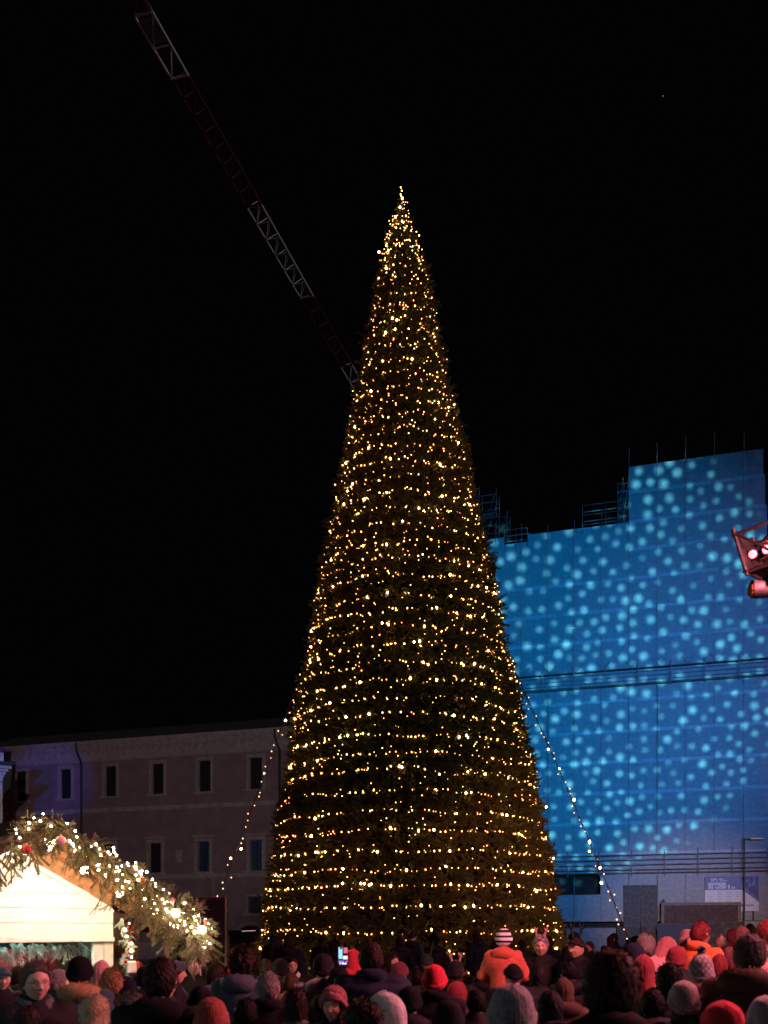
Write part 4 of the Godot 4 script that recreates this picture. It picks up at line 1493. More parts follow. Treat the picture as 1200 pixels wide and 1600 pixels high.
	for k in 6:
		var m14 := MB.new()
		m14.ball(Vector3(rng.randf_range(-0.06, 0.05), 1.9 - k * 0.075, 0.09), Vector3.ONE * 0.011, 8, 5)
		put("bulb", m14, glow("garland_bulb_light", Color(1.0, 0.84, 0.62), 130.0), bg)
	var mg := thing("mug_sign", "white mug-shaped sign with red handle below the berry garland", "sign", "", B * Vector3(1.27, 1.36, 0.16), yaw)
	var m15 := MB.new()
	m15.cbox(Vector3(-0.02, 0.06, 0), Vector3(0.12, 0.13, 0.03), 0.012)
	put("mug", m15, mat("mug_white", lin(0.7, 0.72, 0.75), 0.4), mg)
	var m16 := MB.new()
	var hp := []
	for k in 9: hp.append(Vector3(0.06 + 0.055 * sin(PI * k / 8.0), 0.11 - 0.1 * k / 8.0, 0))
	m16.tube(hp, [0.016], 8)
	m16.cbox(Vector3(0.06, 0.06, 0.001), Vector3(0.03, 0.125, 0.03), 0.01)
	put("handle", m16, mat("mug_red", lin(0.6, 0.08, 0.04), 0.4), mg)

func clump_branch(sd: int, len: float) -> ArrayMesh:
	# frosted tuft: short fat needles round drooping twigs
	var m := MB.new()
	var r := RandomNumberGenerator.new()
	r.seed = sd
	for t in 5:
		var a := Vector3(0, 0, 0)
		var e := Vector3(r.randf_range(-0.09, 0.09), -len * r.randf_range(0.6, 1.0), r.randf_range(-0.05, 0.09))
		for k in 26:
			var p := a.lerp(e, (k + 0.5) / 26.0)
			var d := (Vector3(r.randf_range(-1, 1), r.randf_range(-1.1, 0.2), r.randf_range(-1, 1)).normalized() + (e - a).normalized() * 0.9).normalized()
			var w := d.cross(Vector3(0.3, 0.2, 1)).normalized() * 0.005
			var nn := w.cross(d).normalized()
			var i0 := m.vert(p - w, nn)
			m.vert(p + w, nn); m.vert(p + d * 0.035 + w * 0.7, nn); m.vert(p + d * 0.04 - w * 0.5, nn)
			m.tri(i0, i0 + 1, i0 + 2); m.tri(i0, i0 + 2, i0 + 3)
	return m.mesh()

# ---------------------------------------------------------------- things standing in the square
func square_furniture() -> void:
	# dark slatted booth behind the stall
	var d := 24.0
	var c := at(326, HY, d); c.y = 0
	var o := thing("dark_booth", "tall black slatted booth between the stall and the fir", "booth", "", c)
	var w := 52.0 / F * d
	var h := EYE + (HY - 1402) / F * d
	var blk := mottled("booth_black", lin(0.02, 0.02, 0.021), 0.6, 1.0)
	var m := MB.new()
	m.cbox(Vector3(0, h * 0.5, -0.3), Vector3(w - 0.04, h, 0.5), 0.01)
	put("body", m, blk, o)
	var y := 0.1
	while y < h - 0.06:
		var s := MB.new()
		s.cbox(Vector3(-0.02, y, -0.04), Vector3(w - 0.1, 0.055, 0.02), 0.004, Basis(Vector3.RIGHT, 0.4))
		put("slat", s, blk, o)
		y += 0.075
	for s in [-1.0, 1.0]:
		var e := MB.new()
		e.cbox(Vector3(s * w * 0.5, h * 0.5, -0.04), Vector3(0.03, h, 0.06), 0.005)
		put("edge", e, mat("booth_edge", lin(0.30, 0.24, 0.24), 0.4) if s > 0 else blk, o)
	# thin pole beside it
	var pc := at(333, HY, 33.0); pc.y = 0
	var po := thing("flag_pole", "thin bare pale pole rising behind the dark booth", "pole", "", pc)
	var pm := MB.new()
	pm.tube([Vector3.ZERO, Vector3(0, EYE + (HY - 1368) / F * 33.0, 0)], [0.025], 6)
	put("shaft", pm, mat("pale_steel", lin(0.4, 0.36, 0.37), 0.5), po)
	# slatted speaker box on a stand near the stall's end
	var bc := at(312, 1491, 12.0)
	var bo := thing("slatted_box", "small grey slatted box with a white tag on a stand", "speaker", "", Vector3(bc.x, 0, bc.z), 0.15)
	var bm := MB.new()
	bm.cbox(Vector3(0, bc.y, -0.07), Vector3(0.235, 0.19, 0.15), 0.01)
	put("body", bm, mat("box_grey", lin(0.05, 0.048, 0.048), 0.6), bo)
	for k in 6:
		var s := MB.new()
		s.cbox(Vector3(-0.03, bc.y - 0.075 + k * 0.03, 0.01), Vector3(0.165, 0.019, 0.012), 0.003)
		put("slat", s, mat("box_slat", lin(0.10, 0.09, 0.09), 0.5), bo)
	var tg := MB.new()
	tg.box(Vector3(0.082, bc.y - 0.02, 0.012), Vector3(0.036, 0.04, 0.006))
	put("tag", tg, mat("white_tag", lin(0.7, 0.7, 0.7), 0.5), bo)
	var st := MB.new()
	st.tube([Vector3(0, 0, -0.07), Vector3(0, bc.y - 0.09, -0.07)], [0.018], 8)
	for k in 3:
		st.tube([Vector3(0, 0.7, -0.07), Vector3(0.4 * cos(k * 2.1), 0.0, -0.07 + 0.4 * sin(k * 2.1))], [0.012], 6)
	put("stand", st, mat("pale_steel", lin(0.4, 0.36, 0.37), 0.5), bo)
	# counter kiosk left of the fir
	var kd := 37.0
	var kc := at(392, HY, kd); kc.y = 0
	var ko := thing("kiosk", "low pale kiosk with dark flat canopy left of the fir", "kiosk", "", kc)
	var Y := func(py: float) -> float: return EYE + (HY - py) / F * kd
	var cp := MB.new()
	cp.cbox(Vector3(0.1, Y.call(1457), 0), Vector3(2.1, 0.16, 1.2), 0.02)
	put("canopy", cp, mat("canopy_dark", lin(0.018, 0.018, 0.02), 0.6), ko)
	var wl := MB.new()
	wl.cbox(Vector3(-0.15, Y.call(1480) - 0.3, -0.3), Vector3(1.35, 1.7, 0.1), 0.02)
	put("wall", wl, mottled("kiosk_pale", lin(0.42, 0.36, 0.36), 0.7, 0.7, 0.8), ko)
	for s in [-0.9, 1.05]:
		var p := MB.new()
		p.tube([Vector3(s, 0, 0.4), Vector3(s, Y.call(1457), 0.4)], [0.04], 6)
		put("post", p, mat("canopy_dark", lin(0.018, 0.018, 0.02), 0.6), ko)
	var tb := MB.new()
	tb.tube([Vector3(-0.25, Y.call(1455), 0.62), Vector3(0.25, Y.call(1454), 0.62)], [0.016], 6)
	put("tube_lamp", tb, glow("tube_lamp_glow", Color(1.0, 0.8, 0.75), 0.45), ko)
	var sg := thing("teal_sign", "small teal arched sign behind the red hood beside the kiosk", "sign", "", at(374, 1491, 30.0) * Vector3(1, 0, 1))
	var sy := EYE + (HY - 1491) / F * 30.0
	var sm := MB.new()
	var arc := [Vector3(-0.26, sy - 0.25, 0), Vector3(0.26, sy - 0.25, 0)]
	for k in 11: arc.append(Vector3(0.26 * cos(PI * k / 10.0), sy + 0.28 * sin(PI * k / 10.0), 0))
	sm.face(arc, Vector3.BACK)
	put("panel", sm, mat("teal_paint", lin(0.03, 0.22, 0.22), 0.6), sg)
	var sf := MB.new()
	sf.ball(Vector3(0.02, sy, 0.02), Vector3(0.07, 0.17, 0.02), 10, 8)
	put("figure", sf, mat("sign_black", lin(0.01, 0.01, 0.012), 0.6), sg)
	var sp := MB.new()
	for k in [-0.22, 0.22]: sp.tube([Vector3(k, 0, -0.03), Vector3(k, sy, -0.03)], [0.02], 6)
	put("post", sp, mat("sign_black", lin(0.01, 0.01, 0.012), 0.6), sg)

# ---------------------------------------------------------------- people
# a smooth body surface: distances to tapered bones, blended, meshed with surface nets. bone = [a, b, ra, rb, colour]
func nets(bones: Array, cell: float, k: float, m: MB, colors: Array, puff := 0.0, ripple := 0.0) -> void:
	var lo := Vector3.INF
	var hi := -Vector3.INF
	for b in bones:
		var r: float = maxf(b[2], b[3]) + 2.0 * cell
		lo = lo.min(b[0] - Vector3.ONE * r).min(b[1] - Vector3.ONE * r)
		hi = hi.max(b[0] + Vector3.ONE * r).max(b[1] + Vector3.ONE * r)
	var nx := int((hi.x - lo.x) / cell) + 2
	var ny := int((hi.y - lo.y) / cell) + 2
	var nz := int((hi.z - lo.z) / cell) + 2
	var g := PackedFloat32Array()
	g.resize(nx * ny * nz)
	g.fill(1.0)
	var own := PackedFloat32Array()
	own.resize(nx * ny * nz)
	own.fill(1.0)
	var ids := PackedByteArray()
	ids.resize(nx * ny * nz)
	for b in bones:
		var a: Vector3 = b[0]
		var e: Vector3 = b[1]
		var ra: float = b[2]
		var rb: float = b[3]
		var pad := maxf(ra, rb) + 2.0 * cell + k * 0.5
		var l3 := a.min(e) - Vector3.ONE * pad - lo
		var h3 := a.max(e) + Vector3.ONE * pad - lo
		var ab := e - a
		var il := 1.0 / maxf(ab.length_squared(), 1e-8)
		for z in range(maxi(0, int(l3.z / cell)), mini(nz, int(h3.z / cell) + 1)):
			for y in range(maxi(0, int(l3.y / cell)), mini(ny, int(h3.y / cell) + 1)):
				var base := (z * ny + y) * nx
				for x in range(maxi(0, int(l3.x / cell)), mini(nx, int(h3.x / cell) + 1)):
					var p := lo + Vector3(x, y, z) * cell - a
					var t := clampf(p.dot(ab) * il, 0.0, 1.0)
					var d := (p - ab * t).length() - lerpf(ra, rb, t)
					var q := g[base + x]
					var h := k - absf(d - q)
					var s := minf(d, q)
					if h > 0.0: s -= h * h / (4.0 * k)
					g[base + x] = s
					if d < own[base + x]:
						own[base + x] = d
						ids[base + x] = b[4]
	var at_cell := {}
	var off := [0, 1, nx, nx + 1, nx * ny, nx * ny + 1, nx * ny + nx, nx * ny + nx + 1]
	var edges := [[0, 1], [2, 3], [4, 5], [6, 7], [0, 2], [1, 3], [4, 6], [5, 7], [0, 4], [1, 5], [2, 6], [3, 7]]
	for z in nz - 1:
		for y in ny - 1:
			var base := (z * ny + y) * nx
			for x in nx - 1:
				var i0 := base + x
				var s0 := g[i0] < 0.0
				if s0 == (g[i0 + 1] < 0.0) and s0 == (g[i0 + nx] < 0.0) and s0 == (g[i0 + nx + 1] < 0.0) and s0 == (g[i0 + nx * ny] < 0.0) and s0 == (g[i0 + nx * ny + 1] < 0.0) and s0 == (g[i0 + nx * ny + nx] < 0.0) and s0 == (g[i0 + nx * ny + nx + 1] < 0.0):
					continue
				var c := Vector3.ZERO
				var n := 0
				for e in edges:
					var va := g[i0 + off[e[0]]]
					var vb := g[i0 + off[e[1]]]
					if (va < 0.0) != (vb < 0.0):
						var t := va / (va - vb)
						var pa := Vector3(e[0] & 1, (e[0] >> 1) & 1, e[0] >> 2)
						var pb := Vector3(e[1] & 1, (e[1] >> 1) & 1, e[1] >> 2)
						c += pa.lerp(pb, t)
						n += 1
				c /= n
				var gr := Vector3(
					g[i0 + 1] - g[i0] + g[i0 + off[3]] - g[i0 + off[2]] + g[i0 + off[5]] - g[i0 + off[4]] + g[i0 + off[7]] - g[i0 + off[6]],
					g[i0 + off[2]] - g[i0] + g[i0 + off[3]] - g[i0 + off[1]] + g[i0 + off[6]] - g[i0 + off[4]] + g[i0 + off[7]] - g[i0 + off[5]],
					g[i0 + off[4]] - g[i0] + g[i0 + off[5]] - g[i0 + off[1]] + g[i0 + off[6]] - g[i0 + off[2]] + g[i0 + off[7]] - g[i0 + off[3]]).normalized()
				var p := lo + (Vector3(x, y, z) + c) * cell
				if puff > 0.0:
					var ph := p.y * TAU / 0.085
					p += gr * puff * (absf(sin(ph * 0.5)) - 0.5)
					gr = (gr - Vector3.UP * 0.4 * cos(ph * 0.5) * signf(sin(ph * 0.5))).normalized()
				if ripple > 0.0:
					p += gr * ripple * (noise.get_noise_3d(p.x * 6.0, p.y * 9.0, p.z * 6.0) + 0.5 * noise.get_noise_3d(p.x * 9.0 + 4.0, p.y * 24.0, p.z * 9.0))
				m.col = colors[ids[i0]]
				at_cell[i0] = m.vert(p, gr)
	for i0 in at_cell:
		var x: int = i0 % nx
		var y: int = (i0 / nx) % ny
		var z: int = i0 / (nx * ny)
		if x == 0 or y == 0 or z == 0: continue
		var s0 := g[i0] < 0.0
		if s0 != (g[i0 + 1] < 0.0): quad(m, at_cell, i0, nx, nx * ny)
		if s0 != (g[i0 + nx] < 0.0): quad(m, at_cell, i0, 1, nx * ny)
		if s0 != (g[i0 + nx * ny] < 0.0): quad(m, at_cell, i0, 1, nx)
	m.col = Color(1, 1, 1)

func quad(m: MB, at_cell: Dictionary, i: int, p: int, q: int) -> void:
	if at_cell.has(i - p) and at_cell.has(i - q) and at_cell.has(i - p - q):
		m.tri(at_cell[i], at_cell[i - p], at_cell[i - p - q])
		m.tri(at_cell[i], at_cell[i - p - q], at_cell[i - q])

func bump(x: float, y: float, sx: float, sy: float) -> float:
	return exp(-(x / sx) * (x / sx) - (y / sy) * (y / sy))

const SKIN := Color(0.50, 0.30, 0.22)

func head_mesh(female: bool) -> MB:
	var m := MB.new()
	var rings := 54
	var seg := 60
	for j in rings + 1:
		var th := PI * j / rings
		for k in seg + 1:
			var u := k / float(seg) * 2.0 - 1.0
			var ph := PI * (0.55 * u + 0.45 * u * u * u)
			var d := Vector3(sin(th) * sin(ph), cos(th), -sin(th) * cos(ph))
			var p := Vector3(d.x * 0.074, d.y * 0.115, d.z * 0.096)
			var lowr := smoothstep(-0.015, -0.115, p.y)
			p.x *= 1.0 - (0.34 if female else 0.25) * lowr
			if p.z > 0.0: p.z *= 1.0 - 0.5 * smoothstep(-0.03, -0.1, p.y)
			else: p.z *= 1.0 - 0.06 * lowr
			var fw := smoothstep(0.02, 0.06, -p.z)
			var x := p.x
			var ax := absf(x)
			var y := p.y
			m.col = SKIN
			if fw > 0.0:
				var dz := smoothstep(0.022, -0.028, y) * (1.0 - smoothstep(-0.031, -0.043, y)) * (0.022 if female else 0.026) * bump(x, 0, 0.0095 + 0.004 * smoothstep(0.0, -0.03, y), 1.0)
				dz += 0.007 * bump(ax - 0.013, y + 0.034, 0.007, 0.007)
				dz -= 0.011 * bump(ax - 0.031, y - 0.003, 0.017, 0.012)
				dz += (0.004 if female else 0.008) * bump(ax - 0.028, y - 0.024, 0.026, 0.008)
				dz += 0.006 * bump(ax - 0.042, y + 0.024, 0.02, 0.02)
				dz += 0.006 * bump(x, y + 0.057, 0.02, 0.005) + 0.008 * bump(x, y + 0.068, 0.017, 0.006) - 0.005 * bump(x, y + 0.0625, 0.022, 0.0022)
				dz -= 0.003 * bump(ax - 0.03, y + 0.048, 0.007, 0.016)
				dz += 0.010 * bump(x, y + 0.098, 0.022, 0.016)
				p.z -= dz * fw
				var lip := maxf(bump(x, y + 0.057, 0.021, 0.005), bump(x, y + 0.067, 0.018, 0.006))
				m.col = m.col.lerp(Color(0.40, 0.15, 0.13), smoothstep(0.35, 0.7, lip))
				m.col = m.col.lerp(Color(0.20, 0.07, 0.06), smoothstep(0.5, 0.9, bump(x, y + 0.0625, 0.021, 0.0022)))
				m.col = m.col.lerp(Color(0.07, 0.045, 0.03), 0.85 * smoothstep(0.3, 0.8, bump(ax - 0.031, y - 0.026 + ax * 0.05, 0.019, 0.0045)))
				m.col = m.col.lerp(Color(0.48, 0.20, 0.15), 0.5 * bump(ax - 0.043, y + 0.03, 0.02, 0.02))
			m.vert(p, d)
	m.grid(0, rings, seg)
	# normals from the finished surface
	for k in m.n.size(): m.n[k] = Vector3.ZERO
	for k in range(0, m.i.size(), 3):
		var a := m.v[m.i[k]]
		var nn := (m.v[m.i[k + 2]] - a).cross(m.v[m.i[k + 1]] - a)
		for q in 3: m.n[m.i[k + q]] += nn
	for k in m.n.size(): m.n[k] = m.n[k].normalized() if m.n[k].length() > 1e-12 else m.v[k].normalized()
	for s in [-1.0, 1.0]:
		m.col = Color(0.34, 0.32, 0.30)
		m.ball(Vector3(s * 0.031, 0.002, -0.0700), Vector3.ONE * 0.0122, 12, 8)
		m.col = Color(0.03, 0.022, 0.018)
		m.ball(Vector3(s * 0.031, 0.001, -0.0790), Vector3(0.0058, 0.0058, 0.004), 10, 6)
		m.col = SKIN * 0.92
		m.ball(Vector3(s * 0.031, 0.0085, -0.0715), Vector3(0.0150, 0.0092, 0.0140), 12, 6)
		m.ball(Vector3(s * 0.031, -0.0085, -0.071), Vector3(0.014, 0.006, 0.0125), 12, 6)
		m.col = SKIN * Color(1.0, 0.9, 0.88)
		m.ball(Vector3(s * 0.074, -0.006, 0.006), Vector3(0.009, 0.031, 0.019), 10, 8, Basis(Vector3.UP, s * 0.35))
	m.col = Color(1, 1, 1)
	return m

func hand_mesh(curl: float) -> MB:      # wrist at the origin, fingers along -y, palm towards -z
	var bones := []
	for f in 4:
		var kx := -0.027 + f * 0.018
		var kn := Vector3(kx, -0.085 + absf(f - 1.4) * 0.004, 0)
		bones.append([Vector3(kx * 0.55, -0.012, 0), kn, 0.014, 0.0115, 0])
		var l: float = [0.042, 0.047, 0.044, 0.034][f]
		var a := kn
		var ang := curl * 0.5
		for s in 3:
			var b: Vector3 = a + Vector3(0, -cos(ang), -sin(ang)) * l * [1.0, 0.7, 0.55][s]
			bones.append([a, b, 0.0095 - s * 0.001, 0.0088 - s * 0.001, 0])
			a = b
			ang += curl
	bones.append([Vector3(0.012, -0.015, 0), Vector3(0.038, -0.05, -0.012), 0.015, 0.012, 0])
	bones.append([Vector3(0.038, -0.05, -0.012), Vector3(0.042, -0.08, -0.03), 0.011, 0.0095, 0])
	bones.append([Vector3(0.042, -0.08, -0.03), Vector3(0.036, -0.102, -0.045), 0.0095, 0.008, 0])
	bones.append([Vector3(0, 0.03, 0), Vector3(0, -0.02, 0), 0.026, 0.024, 0])
	var m := MB.new()
	nets(bones, 0.0042, 0.008, m, [SKIN])
	return m

# joints of a pose: head centre, neck, chest, pelvis, then per side shoulder, elbow, wrist, hip, knee, ankle
func pose(kind: String) -> Dictionary:
	var j := {"head": Vector3(0, 1.60, -0.02), "tilt": 0.0, "neck": Vector3(0, 1.45, 0.015), "chest": Vector3(0, 1.31, 0.0), "pelvis": Vector3(0, 0.95, 0.0), "arms": [], "legs": []}
	for s in [-1.0, 1.0]:
		j.arms.append([Vector3(s * 0.175, 1.405, 0.01), Vector3(s * 0.235, 1.13, 0.03), Vector3(s * 0.225, 0.90, -0.07)])
		j.legs.append([Vector3(s * 0.085, 0.92, 0), Vector3(s * 0.10, 0.50, -0.015), Vector3(s * 0.11, 0.085, 0.025)])
	if kind == "phone":
		j.arms[0] = [Vector3(-0.175, 1.405, 0.0), Vector3(-0.22, 1.20, -0.20), Vector3(-0.05, 1.48, -0.36)]
		j.arms[1] = [Vector3(0.175, 1.405, 0.0), Vector3(0.24, 1.22, -0.20), Vector3(0.07, 1.50, -0.36)]
	elif kind == "hands":
		for s in 2:
			var q := s * 2.0 - 1.0
			j.arms[s] = [Vector3(q * 0.175, 1.405, 0.0), Vector3(q * 0.25, 1.14, -0.03), Vector3(q * 0.06, 1.20, -0.26)]
	elif kind == "bend":
		j.pelvis = Vector3(0, 0.95, 0.05)
		j.chest = Vector3(0, 1.25, -0.16)
		j.neck = Vector3(0, 1.36, -0.25)
		j.head = Vector3(0, 1.47, -0.36)
		j.tilt = -0.5
		for s in 2:
			var q := s * 2.0 - 1.0
			j.arms[s] = [Vector3(q * 0.175, 1.33, -0.21), Vector3(q * 0.22, 1.10, -0.36), Vector3(q * 0.10, 1.06, -0.58)]
	elif kind == "sit":
		j.pelvis = Vector3(0, 0.05, 0)
		j.chest = Vector3(0, 0.40, 0)
		j.neck = Vector3(0, 0.53, 0.01)
		j.head = Vector3(0, 0.70, -0.02)
		for s in 2:
			var q := s * 2.0 - 1.0
			j.arms[s] = [Vector3(q * 0.165, 0.48, 0), Vector3(q * 0.25, 0.25, -0.06), Vector3(q * 0.10, 0.18, -0.28)]
			j.legs[s] = [Vector3(q * 0.10, 0.03, 0), Vector3(q * 0.14, 0.0, -0.36), Vector3(q * 0.13, -0.38, -0.40)]
	return j

var bodies := {}
func body(kind: String, female: bool, style: String) -> Dictionary:
	var key := kind + str(female) + style
	if bodies.has(key): return bodies[key]
	var j := pose(kind)
	var cols := [SKIN, Color(0.02, 0.021, 0.028), Color(0.02, 0.015, 0.012), Color(0.05, 0.05, 0.06)]
	var b := []
	var c: Vector3 = j.chest
	var pv: Vector3 = j.pelvis
	var nk: Vector3 = j.neck
	var hd: Vector3 = j.head
	var X := Vector3.RIGHT
	b.append([pv - X * 0.06, pv + X * 0.06, 0.115, 0.115, 1])
	b.append([pv, c, 0.115, 0.12, 3])
	b.append([c - X * 0.08, c + X * 0.08, 0.105, 0.105, 3])
	b.append([nk - X * 0.10 - Vector3(0, 0.05, 0), nk + X * 0.10 - Vector3(0, 0.05, 0), 0.06, 0.06, 3])
	b.append([nk - Vector3(0, 0.03, 0), hd + Vector3(0, -0.05, 0.025), 0.056, 0.05, 0])
	for s in 2:
		var a: Array = j.arms[s]
		b.append([a[0], a[1], 0.052, 0.042, 3]); b.append([a[1], a[2], 0.040, 0.029, 3])
		var l: Array = j.legs[s]
		b.append([l[0], l[1], 0.09, 0.062, 1]); b.append([l[1], l[2], 0.06, 0.042, 1])
		b.append([l[2] + Vector3(0, -0.035, 0.02), l[2] + Vector3(0, -0.045, -0.17), 0.046, 0.036, 2])
	var m := MB.new()
	nets(b, 0.02, 0.03, m, cols)
	var hb := Basis(Vector3.RIGHT, j.tilt)
	m.add(head_mesh(female), Transform3D(hb, hd))
	for s in 2:
		var a: Array = j.arms[s]
		var dir: Vector3 = (a[2] - a[1]).normalized()
		var hx := Basis()
		if kind == "stand" or kind == "sit":
			hx = frame_to(-dir, 0.0)
		else:
			var yv := -dir
			var zv := Vector3(0, 0, 1) if absf(yv.z) < 0.9 else Vector3(0, 1, 0)
			var xv := yv.cross(zv).normalized()
			hx = Basis(xv, yv, xv.cross(yv))
		if s == 0: hx = hx * Basis(Vector3(-1, 0, 0), Vector3(0, 1, 0), Vector3(0, 0, 1))
		m.add(hand_mesh(0.75 if kind == "phone" else 0.4), Transform3D(hx, a[2] + dir * 0.01))
	var t := []
	var pf := 0.045 if style == "puffer" else 0.03
	t.append([pv - X * 0.07 - Vector3(0, 0.10, 0), pv + X * 0.07 - Vector3(0, 0.10, 0), 0.125 + pf * 0.6, 0.125 + pf * 0.6, 0])
	t.append([pv, c, 0.125 + pf, 0.13 + pf, 0])
	t.append([c - X * 0.085, c + X * 0.085, 0.11 + pf, 0.11 + pf, 0])
	t.append([nk - X * 0.12 - Vector3(0, 0.055, 0), nk + X * 0.12 - Vector3(0, 0.055, 0), 0.062 + pf * 0.7, 0.062 + pf * 0.7, 0])
	t.append([nk - Vector3(0, 0.06, 0), nk + Vector3(0, 0.015, 0), 0.09, 0.082, 0])
	for s in 2:
		var a: Array = j.arms[s]
		t.append([a[0], a[1], 0.06 + pf * 0.7, 0.052 + pf * 0.6, 0]); t.append([a[1], a[2] - (a[2] - a[1]) * 0.06, 0.052 + pf * 0.55, 0.042 + pf * 0.3, 0])
	var jm := MB.new()
	nets(t, 0.02, 0.045, jm, [Color(1, 1, 1)], 0.007 if style == "puffer" else 0.0, 0.022)
	var res := {"body": m.mesh(), "coat": jm.mesh(), "head": Transform3D(hb, hd), "neck": nk}
	bodies[key] = res
	return res

# hair, hats and hoods: a shell round the head that dips under the skin where it does not cover it
func line_at(az: float, p: Array) -> float:
	var k := clampf(az / PI * 4.0, 0.0, 3.999)
	return lerpf(p[int(k)], p[int(k) + 1], smoothstep(0, 1, k - int(k)))

var shells := {}
func shell(kind: String, sd: int) -> ArrayMesh:
	var key := "%s%d" % [kind, sd]
	if shells.has(key): return shells[key]
	var m := MB.new()
	var rings := 60
	var seg := 96
	var lines := {
		"short": [0.066, 0.040, -0.030, -0.075, -0.085], "swept": [0.074, 0.060, -0.022, -0.08, -0.09], "fuzz": [0.035, 0.02, -0.05, -0.08, -0.09], "balding": [0.10, 0.07, -0.02, -0.07, -0.08], "curly": [0.058, 0.030, -0.045, -0.09, -0.09],
		"long": [0.062, 0.035, -0.12, -0.13, -0.13], "bob": [0.055, 0.025, -0.12, -0.13, -0.13],
		"beanie": [0.042, 0.030, -0.012, -0.050, -0.062], "knit": [0.040, 0.028, -0.020, -0.060, -0.07], "stripe": [0.040, 0.028, -0.020, -0.060, -0.07],
		"pom": [0.040, 0.025, -0.030, -0.065, -0.07], "cap": [0.045, 0.035, 0.015, -0.02, -0.035], "hoodup": [0.055, -0.11, -0.13, -0.13, -0.13], "speckle": [0.040, 0.028, -0.020, -0.060, -0.07]}
	var ln: Array = lines[kind]
	var hat := kind in ["beanie", "knit", "stripe", "pom", "cap", "speckle"]
	var falls := kind in ["long", "bob", "hoodup"]
	var th: float = {"short": 0.10, "swept": 0.17, "fuzz": 0.24, "balding": 0.05, "curly": 0.24, "long": 0.14, "bob": 0.16, "beanie": 0.15, "knit": 0.19, "stripe": 0.20, "pom": 0.20, "cap": 0.10, "hoodup": 0.24, "speckle": 0.20}[kind]
	for j in rings + 1:
		var thv := PI * j / rings
		for k in seg + 1:
			var ph := -PI + TAU * k / seg
			var d := Vector3(sin(thv) * sin(ph), cos(thv), -sin(thv) * cos(ph))
			var p := Vector3(d.x * 0.074, d.y * 0.115, d.z * 0.096)
			if p.z > 0.0: p.z *= 1.0 - 0.35 * smoothstep(-0.03, -0.1, p.y)
			var az := absf(ph)
			var thr := line_at(az, ln)
			var y := p.y
			var msk := smoothstep(thr - 0.008, thr + 0.008, y)
			if falls and az > (0.55 if kind == "hoodup" else 0.95):
				msk = 1.0
			var n1 := noise.get_noise_3d(d.x * 3.0 + sd * 7.0, d.y * 3.0, d.z * 3.0)
			var n2 := noise.get_noise_3d(d.x * 11.0 + sd * 3.0, d.y * 11.0, d.z * 11.0)
			var f := th
			m.col = Color(1, 1, 1)
			if hat:
				var rib := cos(ph * (34.0 if kind != "beanie" else 46.0))
				var fold := smoothstep(thr + 0.042, thr + 0.034, y)
				f += 0.10 * fold + 0.02 * rib * (1.0 if kind != "cap" else 0.0) + 0.03 * n1
				if kind == "stripe":
					var b := (y + 0.06) / 0.026
					m.col = Color(0.012, 0.012, 0.014) if int(floor(b)) % 2 == 1 or y > 0.108 else Color(0.72, 0.68, 0.66)
				elif kind == "knit" or kind == "pom":
					var a := sin(ph * 11.0) * sin(y * 150.0)
					m.col = Color(1.25, 1.22, 1.22) if a > 0.15 else Color(0.55, 0.5, 0.5)
					if fold > 0.5: m.col = Color(1.5, 1.4, 1.4)
				elif kind == "speckle":
					if n2 > 0.12: m.col = Color(1.9, 1.85, 1.8)
					elif n2 < -0.2: m.col = Color(0.6, 0.6, 0.6)
			elif kind == "hoodup":
				f += 0.03 * n1 - 0.05 * exp(-pow((PI - az) / 0.07, 2.0)) + 0.10 * smoothstep(1.1, 0.7, az)
			else:
				f += (0.16 if kind == "curly" else 0.05) * n1 + (0.22 if kind == "curly" else 0.04) * n2
				f += 0.03 * sin(ph * 40.0 + n1 * 8.0) * (0.4 if kind == "curly" else 1.0)
				var g := 1.0 + 0.35 * sin(ph * 63.0 + n1 * 14.0) + 0.4 * n2
				m.col = Color(g, g, g)
			var q := p * (1.0 - 0.12 * (1.0 - msk))
			q += Vector3(p.x * 1.35, p.y * 0.75, p.z * 1.1) * f * msk
			if hat and kind != "cap":
				q.y += 0.010 * smoothstep(0.04, 0.10, y) * (1.0 if kind != "pom" else 2.0)
				var sq := 1.0 + 0.10 * smoothstep(0.03, 0.085, y) * smoothstep(0.118, 0.09, y)
				q.x *= sq
				q.z *= sq
				q.x *= 1.0 + 0.04 * smoothstep(0.1, 0.0, absf(y - 0.03))
			if falls and y < 0.0 and msk > 0.5:
				var hor := Vector3(d.x, 0, d.z).normalized()
				var fall := -y / 0.115
				var drop: float = {"long": 0.30, "bob": 0.16, "hoodup": 0.20}[kind]
				var wv := 1.0 + f + (0.25 * fall if kind == "hoodup" else 0.06 * n1 - 0.10 * fall * fall)
				q = Vector3(hor.x * 0.074 * wv, -drop * fall, hor.z * 0.096 * wv)
				if j > rings - 4: q *= Vector3(0.75, 1, 0.75)
			m.vert(q, d)
	m.grid(0, rings, seg)
	for k in m.n.size(): m.n[k] = Vector3.ZERO
	for k in range(0, m.i.size(), 3):
		var a := m.v[m.i[k]]
		var nn := (m.v[m.i[k + 2]] - a).cross(m.v[m.i[k + 1]] - a)
		for q in 3: m.n[m.i[k + q]] += nn
	for j in rings + 1:      # join the seam at the back
		var a := j * (seg + 1)
		var s := m.n[a] + m.n[a + seg]
		m.n[a] = s; m.n[a + seg] = s
	for k in m.n.size(): m.n[k] = m.n[k].normalized() if m.n[k].length() > 1e-12 else m.v[k].normalized()
